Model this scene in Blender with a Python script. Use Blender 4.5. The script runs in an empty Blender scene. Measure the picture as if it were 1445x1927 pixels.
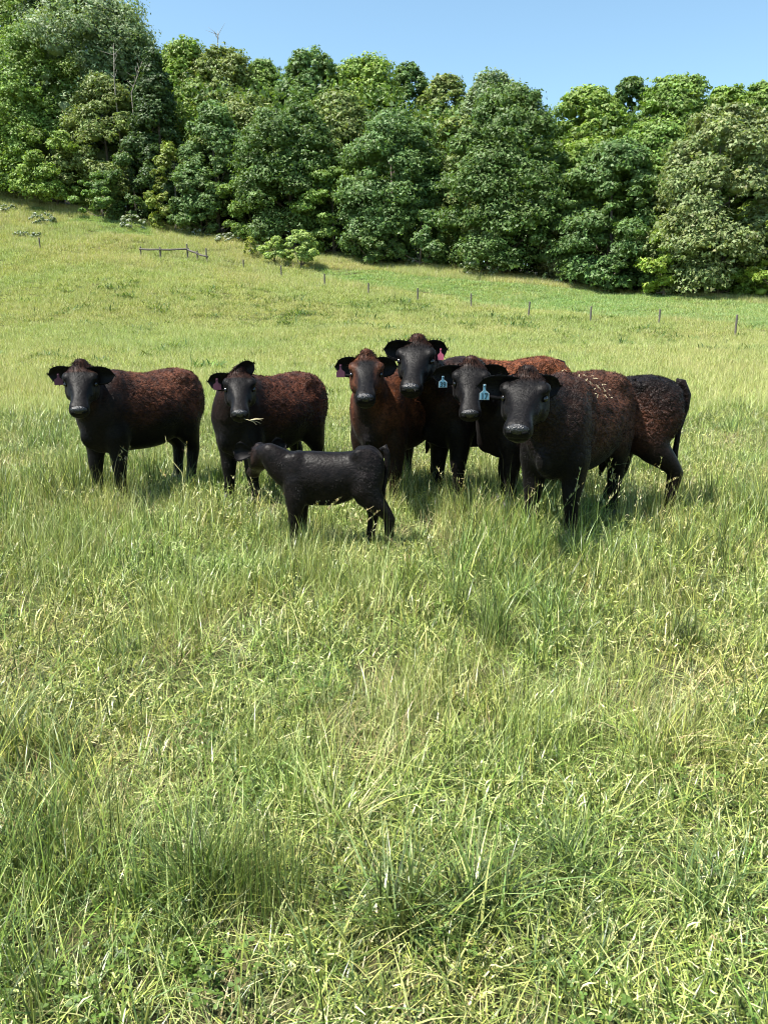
import bpy, bmesh, math
import numpy as np
from mathutils import Vector, Matrix

R = math.radians
scene = bpy.context.scene
COL = scene.collection

# ------------------------------------------------------------------ camera
F_PX, CX, CY, CAM_H = 1447.0, 722.5, 963.5, 1.6
PITCH = math.atan((CY - 627.0) / F_PX)
cam_d = bpy.data.cameras.new('camera')
cam_d.sensor_fit = 'VERTICAL'
cam_d.sensor_height = 24.0
cam_d.lens = F_PX * 24.0 / 1927.0
cam_d.clip_start = 0.05
cam_d.clip_end = 3000
cam = bpy.data.objects.new('camera', cam_d)
cam.location = (0, 0, CAM_H)
cam.rotation_euler = (R(90) - PITCH, 0, 0)
COL.objects.link(cam)
scene.camera = cam

# ------------------------------------------------------------------ sky and sun
SUN = Vector((-0.42, -0.18, 0.89)).normalized()
world = bpy.data.worlds.new('World')
scene.world = world
world.use_nodes = True
wn = world.node_tree
bg = wn.nodes['Background']
sky = wn.nodes.new('ShaderNodeTexSky')
sky.sky_type = 'NISHITA'
sky.sun_disc = False
sky.sun_elevation = math.asin(SUN.z)
sky.sun_rotation = math.atan2(SUN.x, SUN.y)
sky.altitude = 300
sky.air_density = 1.0
sky.dust_density = 0.5
sky.ozone_density = 0.2
tint = wn.nodes.new('ShaderNodeMix'); tint.data_type = 'RGBA'; tint.blend_type = 'MULTIPLY'
tint.inputs['Factor'].default_value = 1; tint.inputs['B'].default_value = (.97, 1.10, 1.03, 1)
wn.links.new(sky.outputs[0], tint.inputs['A']); wn.links.new(tint.outputs['Result'], bg.inputs[0])
bg.inputs[1].default_value = 0.10
sun_d = bpy.data.lights.new('sun', 'SUN')
sun_d.energy = 5.0
sun_d.angle = R(0.53)
sun_d.color = (1.0, 0.955, 0.88)
sun_o = bpy.data.objects.new('sun', sun_d)
sun_o.rotation_euler = SUN.to_track_quat('Z', 'Y').to_euler()
sun_o.location = (-20, -5, 40)
COL.objects.link(sun_o)
scene.view_settings.view_transform = 'Standard'
scene.view_settings.look = 'None'
scene.view_settings.gamma = 1
scene.view_settings.exposure = 1.20
scene.view_settings.use_curve_mapping = False
scene.cycles.max_bounces = 8
scene.cycles.transparent_max_bounces = 4
scene.cycles.transmission_bounces = 5
scene.cycles.diffuse_bounces = 4
scene.cycles.use_denoising = True
scene.cycles.pixel_filter_type = 'BLACKMAN_HARRIS'
scene.cycles.filter_width = 1.05

# ------------------------------------------------------------------ helpers
def ray(px, py):
    a = (px - CX) / F_PX; b = (CY - py) / F_PX
    s, c = math.sin(PITCH), math.cos(PITCH)
    return np.array([a, c + b * s, b * c - s])

def at_depth(px, py, y):
    d = ray(px, py)
    return Vector((d[0] / d[1] * y, y, CAM_H + d[2] / d[1] * y))

def project(p):
    s, c = math.sin(PITCH), math.cos(PITCH)
    x, y, z = p[0], p[1], p[2] - CAM_H
    f = y * c - z * s
    u = y * s + z * c
    return CX + F_PX * x / f, CY - F_PX * u / f

def project_np(x, y, z):
    s, c = math.sin(PITCH), math.cos(PITCH)
    z = z - CAM_H
    f = np.maximum(y * c - z * s, 1e-3)
    u = y * s + z * c
    return CX + F_PX * x / f, CY - F_PX * u / f

def _hash(ix, iy, seed):
    h = (ix.astype(np.int64) * 374761393 + iy.astype(np.int64) * 668265263 + seed * 974634777) & 0x7fffffff
    h = ((h ^ (h >> 13)) * 1274126177) & 0x7fffffff
    return ((h ^ (h >> 16)) & 0xffff) / 65535.0

def vnoise(x, y, scale, seed=0):
    x = np.asarray(x, float) / scale; y = np.asarray(y, float) / scale
    ix, iy = np.floor(x), np.floor(y)
    fx, fy = x - ix, y - iy
    fx = fx * fx * (3 - 2 * fx); fy = fy * fy * (3 - 2 * fy)
    a = _hash(ix, iy, seed); b = _hash(ix + 1, iy, seed)
    c = _hash(ix, iy + 1, seed); d = _hash(ix + 1, iy + 1, seed)
    return (a * (1 - fx) + b * fx) * (1 - fy) + (c * (1 - fx) + d * fx) * fy

def sstep(a, b, x):
    t = np.clip((x - a) / (b - a), 0, 1)
    return t * t * (3 - 2 * t)

# terrain: flat pasture by the camera, a hillside that climbs to the wood's edge
_edge = [(-600, 330, 175), (-300, 340, 150), (0, 366, 112), (100, 386, 108), (200, 406, 104), (300, 427, 101), (430, 449, 97), (480, 459, 95),
         (620, 480, 92), (722, 492, 90), (850, 507, 87), (1000, 524, 83), (1150, 546, 78), (1300, 557, 74),
         (1445, 563, 70), (1700, 566, 66), (2000, 568, 66)]
_es, _eD, _eZ = [], [], []
for _px, _py, _D in _edge:
    _d = ray(_px, _py)
    _es.append(_d[0] / _d[1]); _eD.append(_D); _eZ.append(CAM_H + _d[2] / _d[1] * _D)
def edge_dist(s): return np.interp(s, _es, _eD)
def edge_z(s): return np.interp(s, _es, _eZ)

def terrain(x, y):
    x = np.asarray(x, float); y = np.asarray(y, float)
    yy = np.maximum(y, 2.0)
    s = x / yy
    D = edge_dist(s); Z = edge_z(s)
    t = y / D
    g = np.clip((t - .12) / .88, 0, None)
    # quadratic up to the edge, then straight on and flattening out
    z1 = Z * np.minimum(g, 1) ** 2.0
    z2 = Z * 1.1 * np.clip(t - 1, 0, .9)
    bump = (vnoise(x, y, 7.0, 3) - .5) * .5 * sstep(14, 40, y) + (vnoise(x, y, 2.2, 5) - .5) * .06
    return z1 + z2 + bump * (1 - 0)

def tz(x, y): return float(terrain(np.array([x]), np.array([y]))[0])

def ground_hit(px, py):
    d = ray(px, py); d = d / d[1]
    ys = np.geomspace(1.0, 170, 1500)
    z = CAM_H + d[2] * ys
    g = terrain(d[0] * ys, ys)
    k = np.argmax(z < g) if np.any(z < g) else len(ys) - 1
    y = ys[k]
    return Vector((d[0] * y, y, tz(d[0] * y, y)))

def tag(o, label=None, cat=None, group=None, kind=None):
    if label: o['label'] = label
    if cat: o['category'] = cat
    if group: o['group'] = group
    if kind: o['kind'] = kind
    return o

def empty(name, loc=(0, 0, 0), rz=0.0):
    o = bpy.data.objects.new(name, None)
    o.location = loc; o.rotation_euler = (0, 0, rz)
    o.empty_display_size = .3
    COL.objects.link(o)
    return o

def mesh_from(name, V, Fc, mat=None, smooth=False):
    """V (n,3) array; Fc (m,k) int array (all faces the same size) or list"""
    me = bpy.data.meshes.new(name)
    V = np.asarray(V, np.float32)
    if isinstance(Fc, np.ndarray):
        m, k = Fc.shape
        me.vertices.add(len(V)); me.vertices.foreach_set('co', V.ravel())
        me.loops.add(m * k); me.loops.foreach_set('vertex_index', Fc.astype(np.int32).ravel())
        me.polygons.add(m)
        me.polygons.foreach_set('loop_start', np.arange(0, m * k, k, dtype=np.int32))
        me.polygons.foreach_set('loop_total', np.full(m, k, np.int32))
        me.update(calc_edges=True)
    else:
        me.from_pydata(V.tolist(), [], [list(map(int, f)) for f in Fc])
    if smooth:
        me.polygons.foreach_set('use_smooth', np.ones(len(me.polygons), bool))
    if mat: me.materials.append(mat)
    return me

def set_col(me, arr, name='col'):
    a = me.attributes.new(name, 'FLOAT_COLOR', 'POINT')
    arr = np.asarray(arr, np.float32)
    if arr.shape[1] == 3: arr = np.concatenate([arr, np.ones((len(arr), 1), np.float32)], 1)
    a.data.foreach_set('color', arr.ravel())

def link(name, me, parent=None, loc=None):
    o = bpy.data.objects.new(name, me)
    COL.objects.link(o)
    if parent: o.parent = parent
    if loc is not None: o.location = loc
    return o

# ------------------------------------------------------------------ materials
def new_mat(name):
    m = bpy.data.materials.new(name); m.use_nodes = True
    nt = m.node_tree
    for n in list(nt.nodes): nt.nodes.remove(n)
    out = nt.nodes.new('ShaderNodeOutputMaterial')
    return m, nt, out

def N(nt, t, **kw):
    n = nt.nodes.new(t)
    for k, v in kw.items(): setattr(n, k, v)
    return n

def leafy(name, transl=.35, rough=.5, spec=.35, noise_scale=.5, tint_a=(1, 1, 1), tint_b=(1, 1, 1), rnd=.25, tfac=(1.15, 1.2, .5)):
    """colour from the 'col' attribute, varied by world noise; leaf that lets light through"""
    m, nt, out = new_mat(name)
    L = nt.links.new
    att = N(nt, 'ShaderNodeAttribute'); att.attribute_name = 'col'
    geo = N(nt, 'ShaderNodeNewGeometry')
    nz = N(nt, 'ShaderNodeTexNoise'); nz.inputs['Scale'].default_value = noise_scale; nz.inputs['Detail'].default_value = 3
    L(geo.outputs['Position'], nz.inputs['Vector'])
    rmp = N(nt, 'ShaderNodeMapRange'); rmp.inputs[1].default_value = .35; rmp.inputs[2].default_value = .65
    L(nz.outputs[0], rmp.inputs[0])
    mixt = N(nt, 'ShaderNodeMix', data_type='RGBA')
    mixt.inputs['A'].default_value = (*tint_a, 1); mixt.inputs['B'].default_value = (*tint_b, 1)
    L(rmp.outputs[0], mixt.inputs['Factor'])
    mul = N(nt, 'ShaderNodeMix', data_type='RGBA', blend_type='MULTIPLY'); mul.inputs['Factor'].default_value = 1
    L(att.outputs['Color'], mul.inputs['A']); L(mixt.outputs['Result'], mul.inputs['B'])
    oi = N(nt, 'ShaderNodeObjectInfo')
    mr = N(nt, 'ShaderNodeMapRange'); mr.inputs[3].default_value = 1 - rnd; mr.inputs[4].default_value = 1 + rnd
    L(oi.outputs['Random'], mr.inputs[0])
    hsv = N(nt, 'ShaderNodeHueSaturation')
    L(mr.outputs[0], hsv.inputs['Value']); L(mul.outputs['Result'], hsv.inputs['Color'])
    p = N(nt, 'ShaderNodeBsdfPrincipled')
    p.inputs['Roughness'].default_value = rough
    p.inputs['Specular IOR Level'].default_value = spec
    L(hsv.outputs[0], p.inputs['Base Color'])
    tr = N(nt, 'ShaderNodeBsdfTranslucent')
    tm = N(nt, 'ShaderNodeMix', data_type='RGBA', blend_type='MULTIPLY'); tm.inputs['Factor'].default_value = 1
    tm.inputs['B'].default_value = (*tfac, 1)
    L(hsv.outputs[0], tm.inputs['A']); L(tm.outputs['Result'], tr.inputs['Color'])
    ms = N(nt, 'ShaderNodeMixShader'); ms.inputs[0].default_value = transl
    L(p.outputs[0], ms.inputs[1]); L(tr.outputs[0], ms.inputs[2])
    L(ms.outputs[0], out.inputs['Surface'])
    return m

def plain(name, col, rough=.6, spec=.4, noise=None, bump=0, col2=None):
    m, nt, out = new_mat(name); L = nt.links.new
    p = N(nt, 'ShaderNodeBsdfPrincipled'); p.inputs['Roughness'].default_value = rough
    p.inputs['Specular IOR Level'].default_value = spec
    p.inputs['Base Color'].default_value = (*col, 1)
    if noise:
        tc = N(nt, 'ShaderNodeTexCoord'); nz = N(nt, 'ShaderNodeTexNoise'); nz.inputs['Scale'].default_value = noise
        nz.inputs['Detail'].default_value = 5
        mp = N(nt, 'ShaderNodeMapping')
        L(tc.outputs['Object'], mp.inputs[0]); L(mp.outputs[0], nz.inputs['Vector'])
        if col2:
            mx = N(nt, 'ShaderNodeMix', data_type='RGBA'); mx.inputs['A'].default_value = (*col, 1); mx.inputs['B'].default_value = (*col2, 1)
            mr = N(nt, 'ShaderNodeMapRange'); mr.inputs[1].default_value = .38; mr.inputs[2].default_value = .62
            L(nz.outputs[0], mr.inputs[0]); L(mr.outputs[0], mx.inputs['Factor']); L(mx.outputs['Result'], p.inputs['Base Color'])
        if bump:
            b = N(nt, 'ShaderNodeBump'); b.inputs['Strength'].default_value = bump; b.inputs['Distance'].default_value = .02
            L(nz.outputs[0], b.inputs['Height']); L(b.outputs[0], p.inputs['Normal'])
    L(p.outputs[0], out.inputs['Surface'])
    return m

M_grass = leafy('grass_blade', .16, .36, .48, .9, (.92, 1.02, .95), (1.08, .99, 1.0), .16, tfac=(1.05, 1.1, .45))
M_fargrass = leafy('far_grass_blade', .28, .5, .3, .12, (.92, 1.0, .92), (1.08, 1.02, 1.0), .12, tfac=(1.05, 1.1, .5))
M_leaf = leafy('tree_leaf', .30, .55, .35, .35, (.9, .95, .92), (1.08, 1.05, 1.0), .0)
M_clover = leafy('clover_leaf', .3, .5, .4, 2.0, (.9, .95, .9), (1.1, 1.05, 1), .15)
M_bark = plain('bark', (.10, .08, .06), .9, .2, 8, .6, (.20, .17, .14))
M_deadwood = plain('dead_wood', (.30, .27, .24), .85, .2, 6, .4, (.18, .15, .13))
M_post = plain('weathered_post_wood', (.10, .09, .08), .9, .15, 14, .4, (.15, .13, .115))

# ------------------------------------------------------------------ ground
def build_ground():
    ys = np.concatenate([np.linspace(-60, -4, 12), np.linspace(-3, 20, 60), np.geomspace(20.6, 200, 170), np.geomspace(206, 900, 18)])
    us = np.concatenate([-np.geomspace(900, 62, 16), np.linspace(-60, 60, 170), np.geomspace(62, 900, 16)])
    X, Y = np.meshgrid(us, ys)
    Zt = terrain(X, Y)
    ny, nx = X.shape
    V = np.stack([X.ravel(), Y.ravel(), Zt.ravel()], 1)
    i = np.arange(ny - 1)[:, None] * nx + np.arange(nx - 1)[None, :]
    Fq = np.stack([i, i + 1, i + 1 + nx, i + nx], -1).reshape(-1, 4)
    m, nt, out = new_mat('pasture_ground'); L = nt.links.new
    geo = N(nt, 'ShaderNodeNewGeometry')
    n1 = N(nt, 'ShaderNodeTexNoise'); n1.inputs['Scale'].default_value = .35; n1.inputs['Detail'].default_value = 6
    n2 = N(nt, 'ShaderNodeTexNoise'); n2.inputs['Scale'].default_value = 9; n2.inputs['Detail'].default_value = 4
    L(geo.outputs['Position'], n1.inputs['Vector']); L(geo.outputs['Position'], n2.inputs['Vector'])
    r1 = N(nt, 'ShaderNodeValToRGB')
    e = r1.color_ramp.elements
    e[0].position = .3; e[0].color = (.055, .065, .022, 1); e[1].position = .7; e[1].color = (.085, .085, .035, 1)
    L(n1.outputs[0], r1.inputs[0])
    soil = N(nt, 'ShaderNodeMix', data_type='RGBA'); soil.inputs['B'].default_value = (.07, .055, .03, 1)
    L(r1.outputs[0], soil.inputs['A'])
    mr = N(nt, 'ShaderNodeMapRange'); mr.inputs[1].default_value = .45; mr.inputs[2].default_value = .6; mr.inputs[4].default_value = .6
    L(n2.outputs[0], mr.inputs[0]); L(mr.outputs[0], soil.inputs['Factor'])
    att = N(nt, 'ShaderNodeAttribute'); att.attribute_name = 'litter_shade'
    wood = N(nt, 'ShaderNodeMix', data_type='RGBA'); wood.inputs['B'].default_value = (.035, .028, .016, 1)  # leaf litter brown, darkened to paint in the shade under the trees
    L(att.outputs['Fac'], wood.inputs['Factor']); L(soil.outputs['Result'], wood.inputs['A'])
    p = N(nt, 'ShaderNodeBsdfPrincipled'); p.inputs['Roughness'].default_value = .95; p.inputs['Specular IOR Level'].default_value = .1
    L(wood.outputs['Result'], p.inputs['Base Color'])
    b = N(nt, 'ShaderNodeBump'); b.inputs['Strength'].default_value = .5; b.inputs['Distance'].default_value = .05
    L(n2.outputs[0], b.inputs['Height']); L(b.outputs[0], p.inputs['Normal'])
    L(p.outputs[0], out.inputs['Surface'])
    me = mesh_from('ground', V, Fq, m, True)
    yy = np.maximum(V[:, 1], 2); t = V[:, 1] / edge_dist(V[:, 0] / yy)
    a = me.attributes.new('litter_shade', 'FLOAT', 'POINT')
    a.data.foreach_set('value', sstep(1.005, 1.03, t).astype(np.float32))
    o = link('ground', me)
    tag(o, 'grassy pasture ground rising to a hillside at the edge of the wood', kind='structure')
build_ground()

# ------------------------------------------------------------------ scatter of instances (stuff only)
def scatter(name, pts, rot, scl, idx, sources, label):
    me = bpy.data.meshes.new(name)
    n = len(pts)
    me.vertices.add(n); me.vertices.foreach_set('co', np.asarray(pts, np.float32).ravel())
    a = me.attributes.new('rot', 'FLOAT_VECTOR', 'POINT'); a.data.foreach_set('vector', np.asarray(rot, np.float32).ravel())
    a = me.attributes.new('scl', 'FLOAT_VECTOR', 'POINT'); a.data.foreach_set('vector', np.asarray(scl, np.float32).ravel())
    a = me.attributes.new('idx', 'INT', 'POINT'); a.data.foreach_set('value', np.asarray(idx, np.int32))
    o = link(name, me)
    src = bpy.data.collections.new(name + '_kinds')
    for k, sm in enumerate(sources):
        so = bpy.data.objects.new('%s_kind_%02d' % (name, k), sm)
        src.objects.link(so)
    ng = bpy.data.node_groups.new(name, 'GeometryNodeTree')
    ng.interface.new_socket('Geometry', in_out='INPUT', socket_type='NodeSocketGeometry')
    ng.interface.new_socket('Geometry', in_out='OUTPUT', socket_type='NodeSocketGeometry')
    gi = ng.nodes.new('NodeGroupInput'); go = ng.nodes.new('NodeGroupOutput')
    ci = ng.nodes.new('GeometryNodeCollectionInfo'); ci.inputs[0].default_value = src
    ci.inputs['Separate Children'].default_value = True; ci.inputs['Reset Children'].default_value = True
    ip = ng.nodes.new('GeometryNodeInstanceOnPoints')
    ip.inputs['Pick Instance'].default_value = True
    def na(nm, ty):
        q = ng.nodes.new('GeometryNodeInputNamedAttribute'); q.data_type = ty; q.inputs[0].default_value = nm
        return q.outputs[0]
    L = ng.links.new
    L(gi.outputs[0], ip.inputs['Points']); L(ci.outputs[0], ip.inputs['Instance'])
    L(na('idx', 'INT'), ip.inputs['Instance Index'])
    L(na('rot', 'FLOAT_VECTOR'), ip.inputs['Rotation']); L(na('scl', 'FLOAT_VECTOR'), ip.inputs['Scale'])
    L(ip.outputs[0], go.inputs[0])
    md = o.modifiers.new('scatter', 'NODES'); md.node_group = ng
    tag(o, label, kind='stuff')
    return o

PAL = {
    'fresh': (.145, .205, .042), 'lime': (.315, .355, .088), 'deep': (.050, .073, .015), 'blue': (.13, .185, .062),
    'straw': (.52, .48, .26), 'tan': (.36, .28, .14), 'pale': (.45, .48, .19)}

def blades(rng, n, Rr, h0, h1, w0, w1, lean, curl, pal, segs=3, tip_pow=1.6, base=None):
    """n grass blades as ribbons; returns verts, quads, colours"""
    names = list(pal); wts = np.array([pal[k] for k in names], float); wts /= wts.sum()
    if base is None:
        r = Rr * np.sqrt(rng.random(n)); a = rng.random(n) * 6.283
        bx, by = r * np.cos(a), r * np.sin(a)
    else:
        bx, by = base
    phi = rng.random(n) * 6.283
    h = h0 + (h1 - h0) * rng.random(n) ** 1.2
    ln = np.abs(rng.normal(0, 1, n)) * lean
    cu = np.abs(rng.normal(0, 1, n)) * curl
    w = w0 + (w1 - w0) * rng.random(n)
    tw = phi + math.pi / 2 + rng.normal(0, .5, n)
    S = segs + 1
    t = np.linspace(0, 1, S)[None, :]
    off = h[:, None] * (ln[:, None] * t + cu[:, None] * t ** 2)
    z = h[:, None] * (t / np.sqrt(1 + ln[:, None] ** 2) - .45 * np.minimum(cu[:, None], 1.6) * t ** 2.5) - .01
    X = bx[:, None] + np.cos(phi)[:, None] * off; Y = by[:, None] + np.sin(phi)[:, None] * off
    ww = w[:, None] * .5 * (1 - t ** tip_pow * .93) * (.7 + .3 * np.sin(np.pi * np.minimum(t * 1.4, 1)))
    tx = np.cos(tw)[:, None] * ww; ty = np.sin(tw)[:, None] * ww
    V = np.stack([np.stack([X - tx, Y - ty, z], -1), np.stack([X + tx, Y + ty, z], -1)], 2).reshape(-1, 3)
    b = (np.arange(n) * S * 2)[:, None] + (np.arange(segs) * 2)[None, :]
    Q = np.stack([b, b + 1, b + 3, b + 2], -1).reshape(-1, 4)
    ci = rng.choice(len(names), n, p=wts)
    C = np.array([PAL[k] for k in names])[ci] * (1 + rng.normal(0, .26, (n, 1))).clip(.4, 1.7) * (1 + rng.normal(0, .06, (n, 3)))
    C = np.repeat(C, S * 2, 0)
    return V, Q, np.clip(C, .01, .85)

def scraps(rng, n, Rr, z0, z1, l0, l1, pal):
    """short curled leaf pieces lying every way inside the sward"""
    names = list(pal); wts = np.array([pal[k] for k in names], float); wts /= wts.sum()
    r = Rr * np.sqrt(rng.random(n)); a = rng.random(n) * 6.283
    P = np.stack([r * np.cos(a), r * np.sin(a), z0 + (z1 - z0) * rng.random(n)], 1)
    D = rng.normal(0, 1, (n, 3)); D[:, 2] = D[:, 2] * .6 + .25; D /= np.linalg.norm(D, axis=1)[:, None]
    U = np.cross(D, rng.normal(0, 1, (n, 3))); U /= np.linalg.norm(U, axis=1)[:, None]
    W = np.cross(D, U)
    Ls = (l0 + (l1 - l0) * rng.random(n))[:, None]; w = (.003 + .0045 * rng.random(n))[:, None]
    rows = []
    for t in (0, .33, .67, 1.0):
        c = P + D * Ls * (t - .5) + W * Ls * (.35 * (t - .5) ** 2 * 4 - .1)
        q = w * .5 * (1 - abs(t - .4) * 1.2)
        rows += [c - U * q, c + U * q]
    V = np.stack(rows, 1).reshape(-1, 3)
    b_ = (np.arange(n) * 8)[:, None] + (np.arange(3) * 2)[None, :]
    Q = np.stack([b_, b_ + 1, b_ + 3, b_ + 2], -1).reshape(-1, 4)
    ci = rng.choice(len(names), n, p=wts)
    C = np.array([PAL[k] for k in names])[ci] * (1 + rng.normal(0, .25, (n, 1))).clip(.4, 1.7)
    return V, Q, np.clip(np.repeat(C, 8, 0), .01, .85)

def merge(parts):
    V, Q, C, o = [], [], [], 0
    for v, q, c in parts:
        V.append(v); Q.append(q + o); C.append(c); o += len(v)
    return np.concatenate(V), np.concatenate(Q), np.concatenate(C)

def tuft_mesh(name, parts, mat):
    V, Q, C = merge(parts)
    me = mesh_from(name, V, Q, mat, False); set_col(me, C)
    return me

def seedhead(rng, h, lean, kind=0):
    """one stalk with a panicle of small spikelets"""
    phi = rng.random() * 6.283
    V, Q, C = blades(rng, 1, 0, h, h, .003, .0035, 0, 0, {'pale': 1, 'lime': 1}, 4, 6)
    S = 5
    t = np.repeat(np.linspace(0, 1, S), 2)
    bend = lean * h * t ** 2
    V = V.copy(); V[:, 0] += math.cos(phi) * bend; V[:, 1] += math.sin(phi) * bend; V[:, 2] -= bend * .4
    P = [(V, Q, C)]
    n = int(rng.integers(14, 26))
    tt = .72 + .30 * rng.random(n)
    cx = math.cos(phi) * lean * h * tt ** 2; cy = math.sin(phi) * lean * h * tt ** 2
    cz = h * tt - lean * h * tt ** 2 * .4
    r = (.004 if kind == 0 else .022) * (1.15 - (tt - .72) / .3)
    a = rng.random(n) * 6.283
    cx = cx + np.cos(a) * r * rng.random(n); cy = cy + np.sin(a) * r * rng.random(n)
    V2, Q2, C2 = blades(rng, n, 0, .014, .026, .0035, .006, .5, .1, {'straw': 3, 'pale': 3, 'tan': 1}, 2, 2, base=(cx, cy))
    V2 = V2 + np.repeat(np.stack([np.zeros(n), np.zeros(n), cz], 1), 6, 0)
    P.append((V2, Q2, C2))
    return P

def build_grass():
    rng = np.random.default_rng(11)
    near, kinds = [], []
    # 0-5 mixed turf, 6-7 fine tall, 8-9 broad bluish, 10-11 dry lying thatch, 12 yellow-green leafy
    for k in range(6):
        near.append(tuft_mesh('turf', [
            blades(rng, 15, .09, .10, .25, .0055, .0100, .30, .7, {'fresh': 4, 'lime': 4, 'pale': 3, 'deep': 4, 'straw': .5, 'blue': 2.2}, 5),
            blades(rng, 28, .11, .05, .14, .0055, .0100, .5, 1.3, {'lime': 5, 'straw': 1.0, 'pale': 5, 'fresh': 4, 'tan': .4, 'deep': 3}, 4),
            scraps(rng, 12, .11, .02, .12, .02, .055, {'lime': 5, 'pale': 4, 'fresh': 3, 'straw': 1.6, 'tan': .5})], M_grass))
    for k in range(2):
        near.append(tuft_mesh('fine_tall', [
            blades(rng, 26, .12, .16, .34, .0022, .0045, .22, .4, {'fresh': 3, 'lime': 4, 'deep': 1.6, 'pale': 2}, 4),
            blades(rng, 16, .11, .05, .15, .003, .005, .6, .6, {'lime': 2, 'straw': 1, 'fresh': 2}, 3)], M_grass))
    for k in range(2):
        near.append(tuft_mesh('broad_blue', [
            blades(rng, 26, .07, .20, .38, .006, .010, .35, .5, {'blue': 2.5, 'fresh': 3, 'lime': 1.5, 'deep': 1, 'pale': 1}, 6),
            blades(rng, 10, .09, .06, .18, .004, .007, .8, .8, {'straw': 2, 'lime': 2, 'tan': 1}, 4)], M_grass))
    for k in range(2):
        near.append(tuft_mesh('thatch', [
            blades(rng, 26, .13, .08, .20, .003, .006, 2.2, .5, {'straw': 4, 'tan': 1.6, 'pale': 3, 'lime': 1.5}, 3)], M_grass))
    near.append(tuft_mesh('leafy', [
        blades(rng, 30, .10, .07, .2, .005, .008, .6, .8, {'lime': 5, 'fresh': 3, 'pale': 1}, 4)], M_grass))

    def place(ymin, ymax, dens, power=0.0, seed=0, half=.55, pad=1.2):
        r2 = np.random.default_rng(seed)
        area = half * (ymax ** 2 - ymin ** 2) + 2 * pad * (ymax - ymin)
        n = int(area * dens)
        y = np.sqrt(ymin ** 2 + (ymax ** 2 - ymin ** 2) * r2.random(n))
        x = (r2.random(n) * 2 - 1) * (half * y + pad)
        return x, y, r2
    # --- near and middle turf
    def pick(x, y, r2):
        n = len(x)
        f1 = vnoise(x, y, .55, 21); f2 = vnoise(x, y, .8, 33); f3 = vnoise(x, y, .45, 41); f4 = vnoise(x, y, 1.4, 51)
        idx = r2.integers(0, 6, n)
        u = r2.random(n)
        idx = np.where((f1 > .62) & (u < .42), 6 + r2.integers(0, 2, n), idx)
        idx = np.where((f2 > .66) & (u < .30), 8 + r2.integers(0, 2, n), idx)
        idx = np.where((f3 > .66) & (u > .55), 10 + r2.integers(0, 2, n), idx)
        idx = np.where((f4 > .6) & (u > .4) & (u < .55), 12, idx)
        hs = .72 + .75 * (.32 * f1 + .45 * r2.random(n) + .35 * f4)
        return idx, hs
    X, Y, I, S = [], [], [], []
    for (a, b, dns, sd) in ((.5, 3.2, 190, 1), (3.2, 6.0, 120, 2), (6.0, 10.0, 80, 3), (10.0, 17.0, 50, 4)):
        x, y, r2 = place(a, b, dns, seed=sd)
        i, h = pick(x, y, r2)
        X.append(x); Y.append(y); I.append(i); S.append(h)
    x = np.concatenate(X); y = np.concatenate(Y); i = np.concatenate(I); h = np.concatenate(S)
    n = len(x); r2 = np.random.default_rng(77)
    h = h * (.76 + .46 * sstep(3.2, 5.2, y) - .32 * sstep(7.4, 10, y))
    w = (.80 + .3 * r2.random(n)) * (1 + .35 * sstep(8, 17, y)) * (.85 + .15 * sstep(2, 3.5, y))
    h = h * (.72 + .56 * r2.random(n))
    h = h * np.where((x > -1.35) & (x < .25) & (y > 4.9) & (y < 6.05), .62, 1.0)
    pts = np.stack([x, y, terrain(x, y) - .01], 1)
    rot = np.stack([r2.normal(0, .08, n), r2.normal(0, .08, n), r2.random(n) * 6.283], 1)
    scatter('pasture_grass', pts, rot, np.stack([w, w, h], 1), i, near, 'dense sunlit pasture grass of green blades and dry straw')
    # --- far hillside grass in wider sods
    far = []
    for k in range(5):
        far.append(tuft_mesh('sod', [
            blades(rng, 120, .42, .08, .22, .010, .018, .5, .7, {'fresh': 4, 'lime': 7, 'pale': 9, 'straw': 1.2, 'deep': 1.4}, 2),
            blades(rng, 26, .42, .2, .38, .005, .009, .2, .3, {'pale': 3, 'straw': 3, 'lime': 2}, 3)], M_fargrass))
    for k in range(2):      # greener clover-like field
        far.append(tuft_mesh('clover_sod', [
            blades(rng, 150, .42, .08, .2, .012, .022, .8, .5, {'cl': 4, 'cl2': 4, 'lime': 1.2}, 2)], M_fargrass))
    for k in range(2):      # tawny seeding grass
        far.append(tuft_mesh('tawny_sod', [
            blades(rng, 130, .42, .15, .42, .006, .012, .25, .4, {'taw': 5, 'lime': 3, 'pale': 5, 'straw': 1.0}, 3)], M_fargrass))
    X, Y = [], []
    for (a, b, dns, sd) in ((15, 26, 14, 5), (26, 45, 8, 6), (45, 75, 5, 7), (75, 118, 3.6, 8)):
        xx, yy, _ = place(a, b, dns, seed=sd, half=.56, pad=2)
        X.append(xx); Y.append(yy)
    x = np.concatenate(X); y = np.concatenate(Y)
    t = y / edge_dist(x / y)
    k = t < 1.02; x, y, t = x[k], y[k], t[k]
    n = len(x); z = terrain(x, y)
    u, v = project_np(x, y, z)
    r2 = np.random.default_rng(78)
    i = r2.integers(0, 5, n)
    q = r2.random(n)
    # clover strip beyond the fence posts, and a patch at the top of the hill
    top = np.interp(u, [560, 700, 1000, 1445, 1700], [502, 512, 538, 573, 581]) + (vnoise(x, y, 5, 9) - .5) * 9
    bot = np.interp(u, [560, 700, 1000, 1445, 1700], [512, 540, 586, 617, 625]) + (vnoise(x, y, 4, 10) - .5) * 10
    clov = (u > 590) & (v > top) & (v < bot)
    patch = (u > 70) & (u < 290) & (v > np.interp(u, [70, 290], [385, 425])) & (v < np.interp(u, [70, 290], [425, 448])) & (vnoise(x, y, 4, 12) > .35)
    i = np.where((clov | patch) & (q < .85), 5 + r2.integers(0, 2, n), i)
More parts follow.
